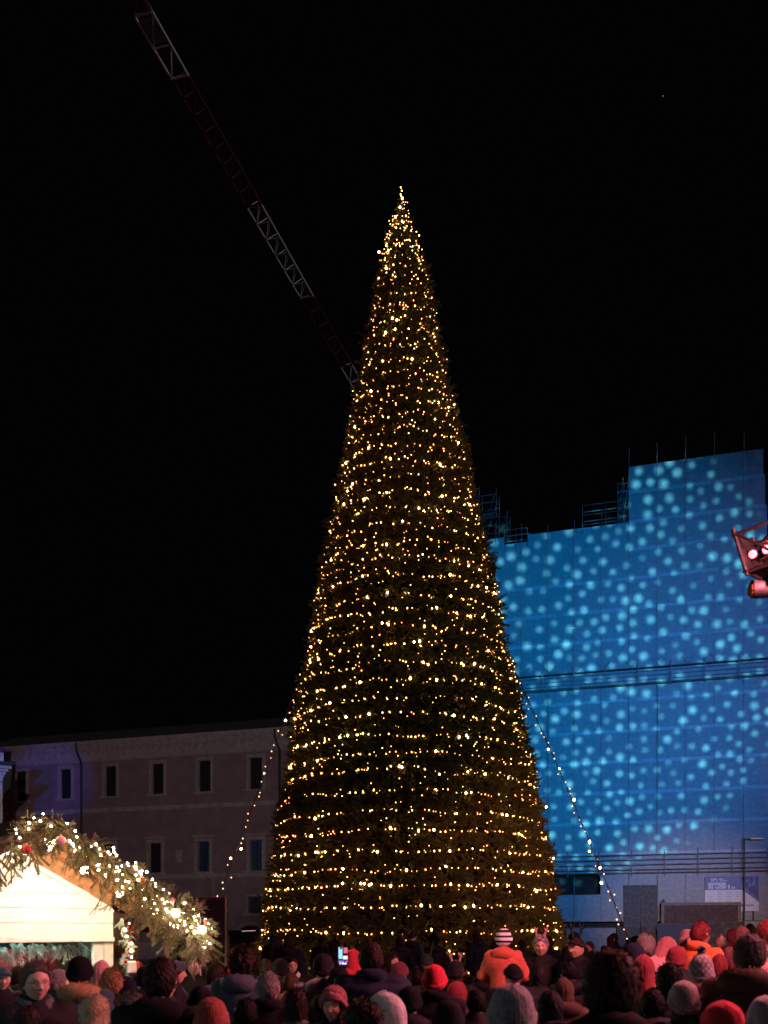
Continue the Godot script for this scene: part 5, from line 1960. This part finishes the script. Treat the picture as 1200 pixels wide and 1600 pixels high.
	if kind == "pom":
		m.col = Color(2.2, 2.1, 2.1)
		var r := RandomNumberGenerator.new()
		r.seed = sd
		for q in 260:
			var d := Vector3(r.randfn(), r.randfn(), r.randfn()).normalized()
			var c := Vector3(0, 0.175, 0)
			m.tube([c, c + d * 0.042 * r.randf_range(0.8, 1.1)], [0.005, 0.002], 3, false)
	if kind == "cap":
		m.col = Color(1, 1, 1)
		var s0 := m.v.size()
		for j in 5:
			for k in 13:
				var ph := lerpf(-0.75, 0.75, k / 12.0)
				var r := lerpf(0.98, 1.72 - 0.5 * ph * ph, j / 4.0)
				m.vert(Vector3(sin(ph) * 0.082 * lerpf(1.0, 1.0, r), 0.046 - 0.016 * j / 4.0 - 0.01 * ph * ph, -cos(ph) * 0.1 * r), Vector3(0, 1, -0.2).normalized())
		m.grid(s0, 4, 12)
	if kind in ["curly", "short", "long", "balding", "swept", "fuzz"]:     # loose strands
		var r := RandomNumberGenerator.new()
		r.seed = sd + 5
		var nv := (rings + 1) * (seg + 1)
		for q in (2600 if kind in ["curly", "fuzz"] else 1800):
			var k := r.randi_range(0, nv - 1)
			var p := m.v[k]
			if p.y < -0.02 and kind != "long": continue
			var ph := atan2(p.x, -p.z)
			if p.y < line_at(absf(ph), ln) + 0.012 and kind != "long": continue
			var nn := m.n[k]
			var dn := (nn * r.randf_range(0.15, 0.7 if kind == "curly" else 0.35) + Vector3(r.randf_range(-0.6, 0.6), r.randf_range(-1.0, 0.1), r.randf_range(-0.3, 0.9))).normalized()
			var w := dn.cross(nn).normalized() * 0.0018
			var l := r.randf_range(0.02, 0.045) * (1.0 if kind in ["curly", "long", "swept"] else 0.5)
			m.col = Color.WHITE * r.randf_range(0.7, 1.5)
			var i0 := m.vert(p - w, nn)
			m.vert(p + w, nn); m.vert(p + dn * l * 0.6 + nn * 0.004 + w, nn); m.vert(p + dn * l, nn)
			m.tri(i0, i0 + 1, i0 + 2); m.tri(i0, i0 + 2, i0 + 3)
	shells[key] = m.mesh()
	return shells[key]

func collar(kind: String) -> ArrayMesh:
	if shells.has("collar" + kind): return shells["collar" + kind]
	var m := MB.new()
	var seg := 36
	var sd := 16
	for j in seg + 1:
		var a := lerpf(-2.75, 2.75, float(j) / seg)      # 0 is the back of the neck
		var back := (1.0 + cos(a)) * 0.5
		var R: float = {"high": 0.088, "hood": 0.115, "fur": 0.118, "scarf": 0.092}[kind]
		var rv: float = {"high": 0.05, "hood": lerpf(0.035, 0.082, back), "fur": lerpf(0.035, 0.07, back), "scarf": 0.05}[kind]
		var rh: float = {"high": 0.022, "hood": lerpf(0.03, 0.055, back), "fur": lerpf(0.04, 0.06, back), "scarf": 0.04}[kind]
		if j == 0 or j == seg: rv *= 0.15; rh *= 0.15
		var rad := Vector3(sin(a), 0, cos(a))
		var c := rad * R + Vector3(0, {"high": 0.045, "hood": 0.0, "fur": 0.02, "scarf": 0.03}[kind] - 0.05 * (1.0 - back), -0.005)
		for k in sd + 1:
			var b := TAU * k / sd
			var n := rad * cos(b) + Vector3.UP * sin(b)
			var nz := noise.get_noise_3d(a * 2.0, cos(b) * 2.0, sin(b) * 2.0 + kind.length())
			m.vert(c + (rad * cos(b) * rh + Vector3.UP * sin(b) * rv) * (1.0 + 0.22 * nz), n)
	m.grid(0, seg, sd)
	if kind == "fur":
		var r := RandomNumberGenerator.new()
		r.seed = 8
		var nv := m.v.size()
		for q in 1500:
			var k := r.randi_range(0, nv - 1)
			var d := (m.n[k] + Vector3(r.randf_range(-0.6, 0.6), r.randf_range(-0.6, 0.5), r.randf_range(-0.6, 0.6))).normalized()
			var w := d.cross(Vector3(0.2, 1, 0.3)).normalized() * 0.0022
			m.col = Color.WHITE * r.randf_range(0.6, 1.5)
			var i0 := m.vert(m.v[k] - w, m.n[k])
			m.vert(m.v[k] + w, m.n[k]); m.vert(m.v[k] + d * r.randf_range(0.015, 0.03), m.n[k])
			m.tri(i0, i0 + 1, i0 + 2)
	shells["collar" + kind] = m.mesh()
	return shells["collar" + kind]

func glasses() -> ArrayMesh:
	if shells.has("glasses"): return shells["glasses"]
	var m := MB.new()
	for s in [-1.0, 1.0]:
		var p := []
		for k in 17: p.append(Vector3(s * 0.032 + 0.021 * cos(TAU * k / 16.0), 0.0 + 0.016 * sin(TAU * k / 16.0), -0.098))
		m.tube(p, [0.0011], 5, false)
		m.tube([Vector3(s * 0.053, 0.004, -0.096), Vector3(s * 0.076, 0.006, -0.07), Vector3(s * 0.082, 0.004, 0.0)], [0.002], 5)
	m.tube([Vector3(-0.011, 0.002, -0.099), Vector3(0, 0.006, -0.103), Vector3(0.011, 0.002, -0.099)], [0.0015], 5)
	shells["glasses"] = m.mesh()
	return shells["glasses"]

func antlers(big: bool) -> MB:
	var m := MB.new()
	var s := 1.0 if big else 0.55
	var band := []
	for k in 13: band.append(Vector3(0.088 * cos(PI * k / 12.0), 0.13 * sin(PI * k / 12.0) + 0.005, 0.0))
	m.tube(band, [0.006], 6)
	for q in [-1.0, 1.0]:
		var b := Vector3(q * 0.045, 0.125, 0)
		m.tube([b, b + Vector3(q * 0.02, 0.09, 0) * s, b + Vector3(q * 0.05, 0.17, 0) * s], [0.014 * s + 0.004, 0.013 * s + 0.003, 0.007], 8)
		m.tube([b + Vector3(q * 0.015, 0.07, 0) * s, b + Vector3(q * 0.07, 0.11, 0) * s], [0.011, 0.006], 8)
		m.tube([b + Vector3(q * 0.025, 0.10, 0) * s, b + Vector3(-q * 0.02, 0.16, 0) * s], [0.010, 0.006], 8)
	return m

const COL := {"black": [0.006, 0.006, 0.007], "navy": [0.010, 0.015, 0.030], "dark": [0.014, 0.013, 0.014], "grey": [0.10, 0.10, 0.11], "lgrey": [0.30, 0.29, 0.30], "teal": [0.035, 0.10, 0.115],
	"orange": [0.75, 0.19, 0.06], "coral": [0.62, 0.13, 0.085], "red": [0.55, 0.03, 0.05], "dred": [0.20, 0.03, 0.035], "rust": [0.30, 0.07, 0.05], "pink": [0.62, 0.33, 0.33], "white": [0.72, 0.66, 0.66],
	"brown": [0.07, 0.04, 0.028], "dbrown": [0.03, 0.018, 0.013], "tan": [0.42, 0.26, 0.12], "blond": [0.55, 0.42, 0.26], "hgrey": [0.26, 0.24, 0.23], "hdgrey": [0.11, 0.095, 0.085], "slate": [0.07, 0.085, 0.11], "green": [0.02, 0.035, 0.028], "rose": [0.34, 0.13, 0.13], "wine": [0.12, 0.03, 0.045]}

func cloth(c: String, kind: String) -> StandardMaterial3D:
	var key := "%s_%s" % [kind, c]
	if mats.has(key): return mats[key]
	var v: Array = COL[c]
	var m := mottled(key, lin(v[0], v[1], v[2]), {"coat": 0.75, "knit": 0.95, "hair": 0.7, "fur": 0.9}[kind], {"coat": 3.0, "knit": 9.0, "hair": 6.0, "fur": 6.0}[kind], 0.78, kind != "coat", 0.7 if kind in ["coat", "knit"] else 0.0)
	m.metallic_specular = 0.28
	if (kind == "knit" or kind == "fur") and v[0] > 0.1:
		m.rim_enabled = true
		m.rim = 0.5
		m.rim_tint = 0.6
	return m

# row: photo column and row of the head's centre, distance, facing (0 away from the camera, 90 left, 180 towards it), pose, sex, head cover, its colour, coat style, coat colour, collar, collar colour, extra, label
func person(r: Array) -> Node3D:
	var hp := at(r[0], r[1], r[2])
	var b: Dictionary = body(r[4], r[5] == "f", r[8])
	var hy: float = b.head.origin.y
	var s: float = clampf(hp.y / hy, 0.62, 1.13)
	if r[4] == "sit": s = 0.88
	var yaw := deg_to_rad(r[3])
	var fwd: Vector3 = Basis(Vector3.UP, yaw) * Vector3(b.head.origin.x, 0, b.head.origin.z) * s
	var base := Vector3(hp.x - fwd.x, hp.y - hy * s if r[4] == "sit" else 0.0, hp.z - fwd.z)
	var o := thing("person", r[13], "person", r[14] if r.size() > 14 else "", base, yaw)
	o.scale = Vector3.ONE * s
	if r[5] == "f" and r[4] != "sit": o.scale = Vector3(0.93, 1, 0.95) * s
	put("body", b.body, mat("skin_and_trousers", Color(1, 1, 1), 0.55, true), o)
	put("coat", b.coat, cloth(r[9], "coat"), o)
	if r[6] != "none":
		var hk: String = r[6]
		var hat: bool = hk in ["beanie", "knit", "stripe", "pom", "cap", "hoodup", "speckle"]
		var sh := put("hood" if hk == "hoodup" else ("hat" if hat else "hair"), shell(hk, int(r[0]) % 3), cloth(r[7], "knit" if hat else "hair") if hk != "stripe" else mat("striped_wool", Color(1, 1, 1), 0.95, true), o)
		sh.transform = b.head
		if hk in ["beanie", "knit", "cap", "speckle"] and r[5] == "f":
			var lh := put("hair", shell("bob", int(r[0]) % 3), cloth("dbrown", "hair"), o)
			lh.transform = b.head * Transform3D(Basis().scaled(Vector3(0.93, 0.95, 0.93)), Vector3.ZERO)
	if r[10] == "none" and r[6] != "hoodup" and int(r[0]) % 2 == 0 and r[4] == "stand":      # many coats have a hood lying on the back
		put("hood", collar("hood"), cloth(r[9], "coat"), o).position = b.neck
	if r[10] != "none":
		var cl := put({"high": "collar", "hood": "hood", "fur": "fur_collar", "scarf": "scarf"}[r[10]], collar(r[10]), cloth(r[11], "fur" if r[10] == "fur" else "knit"), o)
		cl.position = b.neck
	if "glasses" in r[12]:
		put("glasses", glasses(), mat("glasses_frame", lin(0.03, 0.03, 0.03), 0.3), o).transform = b.head
	if "antlers" in r[12]:
		put("antlers", antlers(true), cloth("green", "knit"), o).transform = b.head
	if "headband" in r[12]:
		put("headband", antlers(false), cloth("pink", "knit"), o).transform = b.head
	return o

func phone(p: Vector3, yaw: float, tilt: float, label: String, big: bool) -> void:
	var o := thing("phone", label, "phone", "", p, yaw)
	o.rotation.x = tilt
	var m := MB.new()
	m.cbox(Vector3(0, 0, 0), Vector3(0.076, 0.158, 0.009), 0.003)
	put("case", m, mat("phone_black", lin(0.01, 0.01, 0.01), 0.3), o)
	var s := MB.new()
	var id := s.vert(Vector3(-0.034, -0.073, 0.0052), Vector3.BACK, Vector2(0, 1))
	s.vert(Vector3(0.034, -0.073, 0.0052), Vector3.BACK, Vector2(1, 1)); s.vert(Vector3(0.034, 0.073, 0.0052), Vector3.BACK, Vector2(1, 0)); s.vert(Vector3(-0.034, 0.073, 0.0052), Vector3.BACK, Vector2(0, 0))
	s.tri(id, id + 1, id + 2); s.tri(id, id + 2, id + 3)
	var im := Image.create(36, 76, false, Image.FORMAT_RGB8)
	im.fill(Color(0.06, 0.08, 0.14))
	if big:
		im.fill_rect(Rect2i(0, 0, 16, 46), Color(0.62, 0.82, 0.92))
		im.fill_rect(Rect2i(20, 2, 16, 22), Color(0.85, 0.35, 0.5))
		im.fill_rect(Rect2i(6, 0, 8, 8), Color(0.1, 0.08, 0.12))
		im.fill_rect(Rect2i(18, 34, 18, 14), Color(0.95, 0.92, 1.0))
		im.fill_rect(Rect2i(0, 52, 36, 10), Color(0.55, 0.4, 0.75))
		im.fill_rect(Rect2i(4, 60, 28, 8), Color(0.95, 0.9, 1.0))
		im.fill_rect(Rect2i(8, 62, 5, 8), Color(0.15, 0.1, 0.2))
		im.fill_rect(Rect2i(22, 50, 6, 12), Color(0.2, 0.12, 0.25))
	else:
		im.fill(Color(0.9, 0.85, 0.75))
		im.fill_rect(Rect2i(0, 0, 36, 14), Color(0.35, 0.3, 0.3))
	var sm := mat("phone_screen_%s" % big, Color(0.02, 0.02, 0.02), 0.2)
	sm.emission_enabled = true
	sm.emission_texture = ImageTexture.create_from_image(im)
	sm.emission_operator = BaseMaterial3D.EMISSION_OP_MULTIPLY
	sm.emission = Color(1, 1, 1)
	sm.emission_energy_multiplier = 1.3
	put("screen", s, sm, o)

func crowd() -> void:
	var R := [
		[57, 1536, 5.8, 212, "stand", "m", "swept", "hdgrey", "plain", "dark", "high", "grey", "glasses", "man with swept grey-brown hair and glasses turning back towards the camera"],
		[43, 1605, 5.0, 0, "stand", "m", "short", "dbrown", "plain", "black", "none", "", "", "top of a dark-haired head below the man with glasses"],
		[125, 1522, 7.2, 8, "stand", "m", "beanie", "black", "plain", "teal", "fur", "tan", "", "person in teal coat with tan collar and black beanie from behind"],
		[158, 1524, 8.4, 0, "stand", "f", "hoodup", "pink", "plain", "pink", "none", "", "", "person in pale pinkish hood right of the teal coat"],
		[174, 1538, 7.7, 0, "stand", "f", "curly", "tan", "plain", "dark", "none", "", "", "fuzzy tan-haired head in front of the white stall post"],
		[150, 1583, 5.7, -25, "stand", "f", "long", "blond", "plain", "grey", "none", "", "", "woman with long light blond hair seen from behind"],
		[197, 1548, 7.9, 60, "stand", "m", "beanie", "navy", "puffer", "dark", "none", "", "", "person in navy ribbed beanie and dark puffer jacket"],
		[205, 1577, 5.8, 98, "stand", "f", "short", "hdgrey", "plain", "black", "hood", "navy", "", "person with greying hair in profile looking left, chin on collar"],
		[252, 1534, 5.0, -5, "stand", "m", "short", "dbrown", "plain", "black", "hood", "black", "", "large dark head from behind with a black hood lying on the shoulders"],
		[275, 1521, 9.6, -70, "stand", "m", "speckle", "slate", "plain", "dark", "none", "", "", "person in mottled grey beanie turned right, cheek lit red"],
		[228, 1531, 8.2, 10, "stand", "m", "beanie", "dark", "puffer", "dark", "none", "", "", "dark beanie half hidden behind the large dark head"],
		[303, 1513, 12.0, 190, "stand", "m", "balding", "hgrey", "plain", "black", "none", "", "glasses", "pale man with glasses facing the camera below the slatted box"],
		[337, 1527, 8.4, -20, "stand", "m", "short", "dbrown", "plain", "slate", "hood", "slate", "", "dark-haired person in slate hooded jacket from behind"],
		[380, 1506, 7.5, -15, "stand", "m", "curly", "dbrown", "plain", "slate", "none", "", "", "tall person with big curly dark hair in a slate jacket"],
		[313, 1568, 6.6, 0, "stand", "m", "beanie", "black", "plain", "black", "none", "", "", "black beanie seen from behind right of the large dark head"],
		[330, 1598, 4.8, 0, "stand", "f", "speckle", "rust", "plain", "dark", "none", "", "", "flecked rust-red knitted hat at the bottom edge"],
		[3, 1530, 8.6, -150, "stand", "m", "cap", "teal", "plain", "dark", "none", "", "", "person in dark teal cap at the left edge, face lit red"],
		[28, 1528, 9.2, 0, "stand", "m", "short", "dbrown", "plain", "black", "none", "", "", "dark figure before the stall counter behind the man with glasses"],
		[92, 1534, 8.8, -60, "stand", "f", "bob", "hgrey", "plain", "dark", "none", "", "", "grey-haired person between the man with glasses and the teal coat"],
		[366, 1497, 13.0, 170, "stand", "f", "hoodup", "red", "plain", "dred", "none", "", "", "person in red hood facing the camera before the teal sign"],
		[457, 1509, 12.5, 192, "stand", "f", "short", "dbrown", "plain", "black", "scarf", "white", "glasses", "woman with dark hair, glasses and white scarf facing the camera"],
		[438, 1516, 10.0, 20, "stand", "m", "beanie", "black", "plain", "dark", "none", "", "", "black beanie left of the woman in the white scarf"],
		[415, 1513, 11.0, 10, "stand", "m", "short", "dbrown", "plain", "dark", "none", "", "", "dark round head right of the tall curly hair"],
		[420, 1545, 6.4, -8, "stand", "m", "balding", "hgrey", "plain", "black", "high", "black", "", "man with short grey hair seen from behind"],
		[455, 1538, 9.2, -40, "stand", "f", "short", "brown", "plain", "dred", "none", "", "", "reddish lit head right of the short grey hair"],
		[463, 1573, 6.0, 0, "stand", "f", "long", "dbrown", "plain", "slate", "none", "", "", "woman with long dark hair in slate coat from behind"],
		[505, 1514, 8.2, 0, "stand", "m", "beanie", "dark", "plain", "lgrey", "hood", "lgrey", "", "dark beanie above a pale grey hood"],
		[530, 1534, 8.0, 10, "phone", "m", "beanie", "black", "plain", "black", "none", "", "", "person in black hat holding up a bright phone"],
		[522, 1572, 5.8, 163, "stand", "f", "knit", "rose", "plain", "navy", "none", "", "", "person in wine and white patterned knit hat facing the camera"],
		[552, 1500, 11.5, 20, "stand", "f", "hoodup", "red", "plain", "red", "none", "", "", "bright red pointed hood right of the raised phone"],
		[580, 1499, 6.9, 0, "stand", "m", "short", "dbrown", "puffer", "navy", "high", "navy", "", "broad man with cropped dark hair in navy jacket from behind"],
		[613, 1503, 12.0, -140, "stand", "f", "long", "dbrown", "plain", "dark", "none", "", "", "woman with dark hair, red-lit face turned right"],
		[624, 1522, 9.6, -25, "stand", "m", "beanie", "wine", "plain", "black", "none", "", "", "wine-dark beanie right of the broad navy jacket"],
		[604, 1590, 4.7, 55, "stand", "f", "hoodup", "white", "plain", "white", "none", "", "", "person in large whitish fleece hood at the bottom"],
		[567, 1605, 4.4, 20, "stand", "f", "curly", "brown", "plain", "dark", "none", "", "", "fluffy brown hair below the whitish fleece hood"],
		[679, 1534, 7.2, -5, "stand", "m", "beanie", "red", "plain", "black", "high", "black", "", "person in bright red beanie and black coat from behind"],
		[712, 1520, 9.6, -20, "stand", "f", "beanie", "dark", "plain", "black", "none", "", "headband", "dark grey hat with a pink antler headband"],
		[667, 1505, 12.0, 0, "stand", "m", "cap", "green", "plain", "dark", "none", "", "antlers", "green reindeer-antler cap behind the bright red beanie"],
		[713, 1553, 8.6, -60, "stand", "f", "hoodup", "dred", "plain", "dred", "none", "", "", "small person in dark red hood right of the red beanie"],
		[700, 1596, 5.2, 0, "stand", "m", "beanie", "black", "plain", "black", "none", "", "", "black hat at the bottom edge below the red beanie"],
		[787, 1468, 10.9, -12, "sit", "f", "stripe", "white", "plain", "coral", "hood", "coral", "", "child in orange-red jacket and striped hat on someone's shoulders"],
		[752, 1525, 11.6, 0, "stand", "m", "short", "black", "plain", "black", "none", "", "", "adult in black carrying the child in the striped hat"],
		[845, 1479, 11.6, 168, "stand", "m", "short", "lgrey", "plain", "dark", "scarf", "dark", "headband", "grey-haired man with pink antler headband facing the camera"],
		[901, 1482, 11.2, 130, "stand", "m", "cap", "dbrown", "plain", "dark", "none", "", "antlers,glasses", "man with dark cap, glasses and tall antlers looking left"],
		[921, 1480, 20.0, 115, "stand", "m", "short", "brown", "plain", "dark", "none", "", "", "small distant person looking left before the white hoarding"],
		[959, 1466, 25.0, 80, "stand", "m", "short", "black", "plain", "black", "none", "", "", "distant dark figure left of the light string's foot"],
		[984, 1474, 23.0, 0, "stand", "f", "long", "black", "plain", "black", "none", "", "", "distant dark figure at the light string's foot"],
		[802, 1526, 8.4, 10, "stand", "m", "cap", "black", "puffer", "black", "hood", "black", "", "black winter cap just below the child in orange-red"],
		[840, 1528, 8.6, -5, "stand", "f", "bob", "black", "plain", "black", "none", "", "", "black-haired head below the grey-haired man in the headband"],
		[800, 1588, 4.0, 0, "stand", "m", "speckle", "lgrey", "plain", "black", "none", "", "", "large grey wool beanie close up at the bottom"],
		[955, 1544, 3.5, -12, "stand", "m", "fuzz", "brown", "plain", "black", "hood", "black", "", "largest dark brown fur hat, blurred and close, rim lit red"],
		[881, 1552, 7.4, -5, "stand", "f", "hoodup", "brown", "plain", "brown", "fur", "brown", "", "brown fur-edged hood left of the largest dark fur hat"],
		[888, 1520, 9.2, 20, "stand", "m", "short", "black", "plain", "black", "none", "", "", "dark head under the man with tall antlers"],
		[1095, 1460, 10.4, -55, "stand", "m", "short", "dred", "plain", "orange", "high", "orange", "", "person in bright orange jacket, back to the camera, reaching right"],
		[1074, 1469, 13.0, 212, "stand", "f", "beanie", "pink", "plain", "dark", "scarf", "pink", "", "smiling woman in a pinkish beanie beside the orange jacket"],
		[1043, 1485, 10.4, -50, "bend", "f", "hoodup", "rose", "plain", "pink", "none", "", "", "person in pink hood stooping left of the smiling woman"],
		[1126, 1473, 14.5, 180, "stand", "m", "balding", "hgrey", "plain", "dred", "none", "", "", "round-faced man facing the camera right of the orange jacket"],
		[1010, 1479, 10.4, -48, "stand", "m", "swept", "hgrey", "plain", "dark", "high", "dark", "", "man with light hair lit red looking right"],
		[990, 1497, 8.8, 0, "stand", "m", "beanie", "navy", "plain", "black", "none", "", "", "navy beanie above the largest dark fur hat's right side"],
		[1006, 1517, 7.8, -15, "stand", "f", "hoodup", "dred", "plain", "dred", "none", "", "", "person in dark red hood right of the largest dark fur hat"],
		[1045, 1533, 6.6, 0, "stand", "f", "long", "black", "plain", "black", "none", "", "", "woman with long black hair seen from behind"],
		[1057, 1500, 9.4, -10, "stand", "m", "beanie", "dred", "plain", "dark", "none", "", "", "dark red-brown beanie below the pink stooping hood"],
		[1096, 1520, 7.4, 8, "stand", "f", "pom", "lgrey", "plain", "dred", "scarf", "wine", "", "person in patterned grey bobble hat with a pompom"],
		[1124, 1510, 9.6, -20, "stand", "f", "bob", "dred", "plain", "dark", "none", "", "", "dark reddish hair between the bobble hat and the fur collar"],
		[1069, 1567, 5.6, 0, "stand", "f", "speckle", "hgrey", "plain", "dark", "none", "", "", "grey-brown flecked wool hat below the bobble hat"],
		[1172, 1494, 5.6, -28, "stand", "m", "short", "hdgrey", "plain", "brown", "fur", "brown", "", "man with short grey hair and brown fur collar turned right"],
		[1130, 1613, 3.9, 0, "stand", "m", "beanie", "red", "plain", "black", "none", "", "", "large bright red beanie close up at bottom right"],
		[1200, 1462, 8.8, 40, "stand", "f", "short", "dred", "plain", "pink", "none", "", "", "person in pink jacket at the right edge"],
		[1160, 1464, 13.5, 150, "stand", "f", "hoodup", "rose", "plain", "rose", "none", "", "", "person in rosy hood left of the distant dark figures"],
		[1146, 1466, 14.2, 20, "stand", "m", "short", "dred", "plain", "dred", "none", "", "", "red-lit head right of the round-faced man"],
		[1177, 1465, 14.0, 165, "stand", "f", "long", "dbrown", "plain", "dark", "none", "", "", "small smiling woman above the man with fur collar"],
		[1172, 1452, 20.0, 0, "phone", "m", "cap", "black", "plain", "black", "none", "", "", "distant dark figure with raised arms before the right hoarding"],
		[1196, 1597, 4.6, -10, "stand", "f", "beanie", "lgrey", "plain", "dark", "none", "", "", "pale grey hat in the bottom right corner"],
		[650, 1530, 9.8, 0, "stand", "m", "short", "black", "plain", "black", "none", "", "", "black-haired head left of the bright red beanie"],
		[745, 1568, 7.0, 0, "stand", "m", "short", "black", "plain", "black", "none", "", "", "black-haired person left of the large grey wool beanie"],
		[860, 1578, 5.6, 0, "stand", "f", "bob", "black", "plain", "black", "none", "", "", "black-haired person right of the large grey wool beanie"],
		[385, 1585, 6.2, 0, "stand", "m", "short", "black", "plain", "black", "none", "", "", "black-haired person at the bottom under the slate jacket"],
		[1020, 1572, 6.0, 0, "stand", "m", "short", "black", "plain", "black", "none", "", "", "black-haired person left of the grey-brown flecked hat"],
		[640, 1568, 6.6, 0, "stand", "m", "beanie", "black", "plain", "black", "none", "", "", "black beanie right of the whitish fleece hood"],
	]
	for r in R: person(r)
	# dark heads further back, half hidden between the nearer ones
	var kinds := ["short", "beanie", "bob", "cap", "curly"]
	var near := [[380, "the tall curly hair"], [438, "the black beanie left of the white scarf"], [457, "the woman in the white scarf"], [536, "the raised phone"], [580, "the broad navy jacket"], [613, "the red-lit woman turned right"], [679, "the bright red beanie"], [712, "the pink antler headband"], [787, "the child in orange-red"], [845, "the grey-haired man in the headband"], [901, "the man with tall antlers"], [984, "the foot of the light string"], [1043, "the pink stooping hood"], [1095, "the orange jacket"], [1172, "the fur-collared man"]]
	var said := {}
	for k in 26:
		var d := rng.randf_range(12.5, 24.0)
		var px := 380.0 + 830.0 * (k + rng.randf()) / 26.0 if k % 5 > 0 else rng.randf_range(250, 420)
		var hy := rng.randf_range(1.50, 1.66)
		var best: Array = near[0]
		for q in near:
			if absf(q[0] - px) < absf(best[0] - px): best = q
		var label: String = "%s far back, just %s of %s" % [["dark-haired head", "dark beanie", "dark bobbed head", "dark cap", "curly dark head"][k % 5], "left" if px < best[0] else "right", best[1]]
		if said.has(label): continue
		said[label] = true
		person([px, HY + (EYE - hy) / d * F, d, rng.randf_range(-30, 30), "stand", "f" if k % 2 else "m", kinds[k % 5], ["black", "dark", "dbrown"][k % 3], "plain", ["black", "dark", "navy"][k % 3], "none", "", "", label, "dark figures standing far back in the crowd"])
	phone(at(536, 1495, 7.55), 0.05, 0.0, "bright phone held up in front of the fir, filming", true)
	phone(at(1089, 1578, 6.6), 0.3, -0.9, "glowing phone beside the large bright red beanie", false)
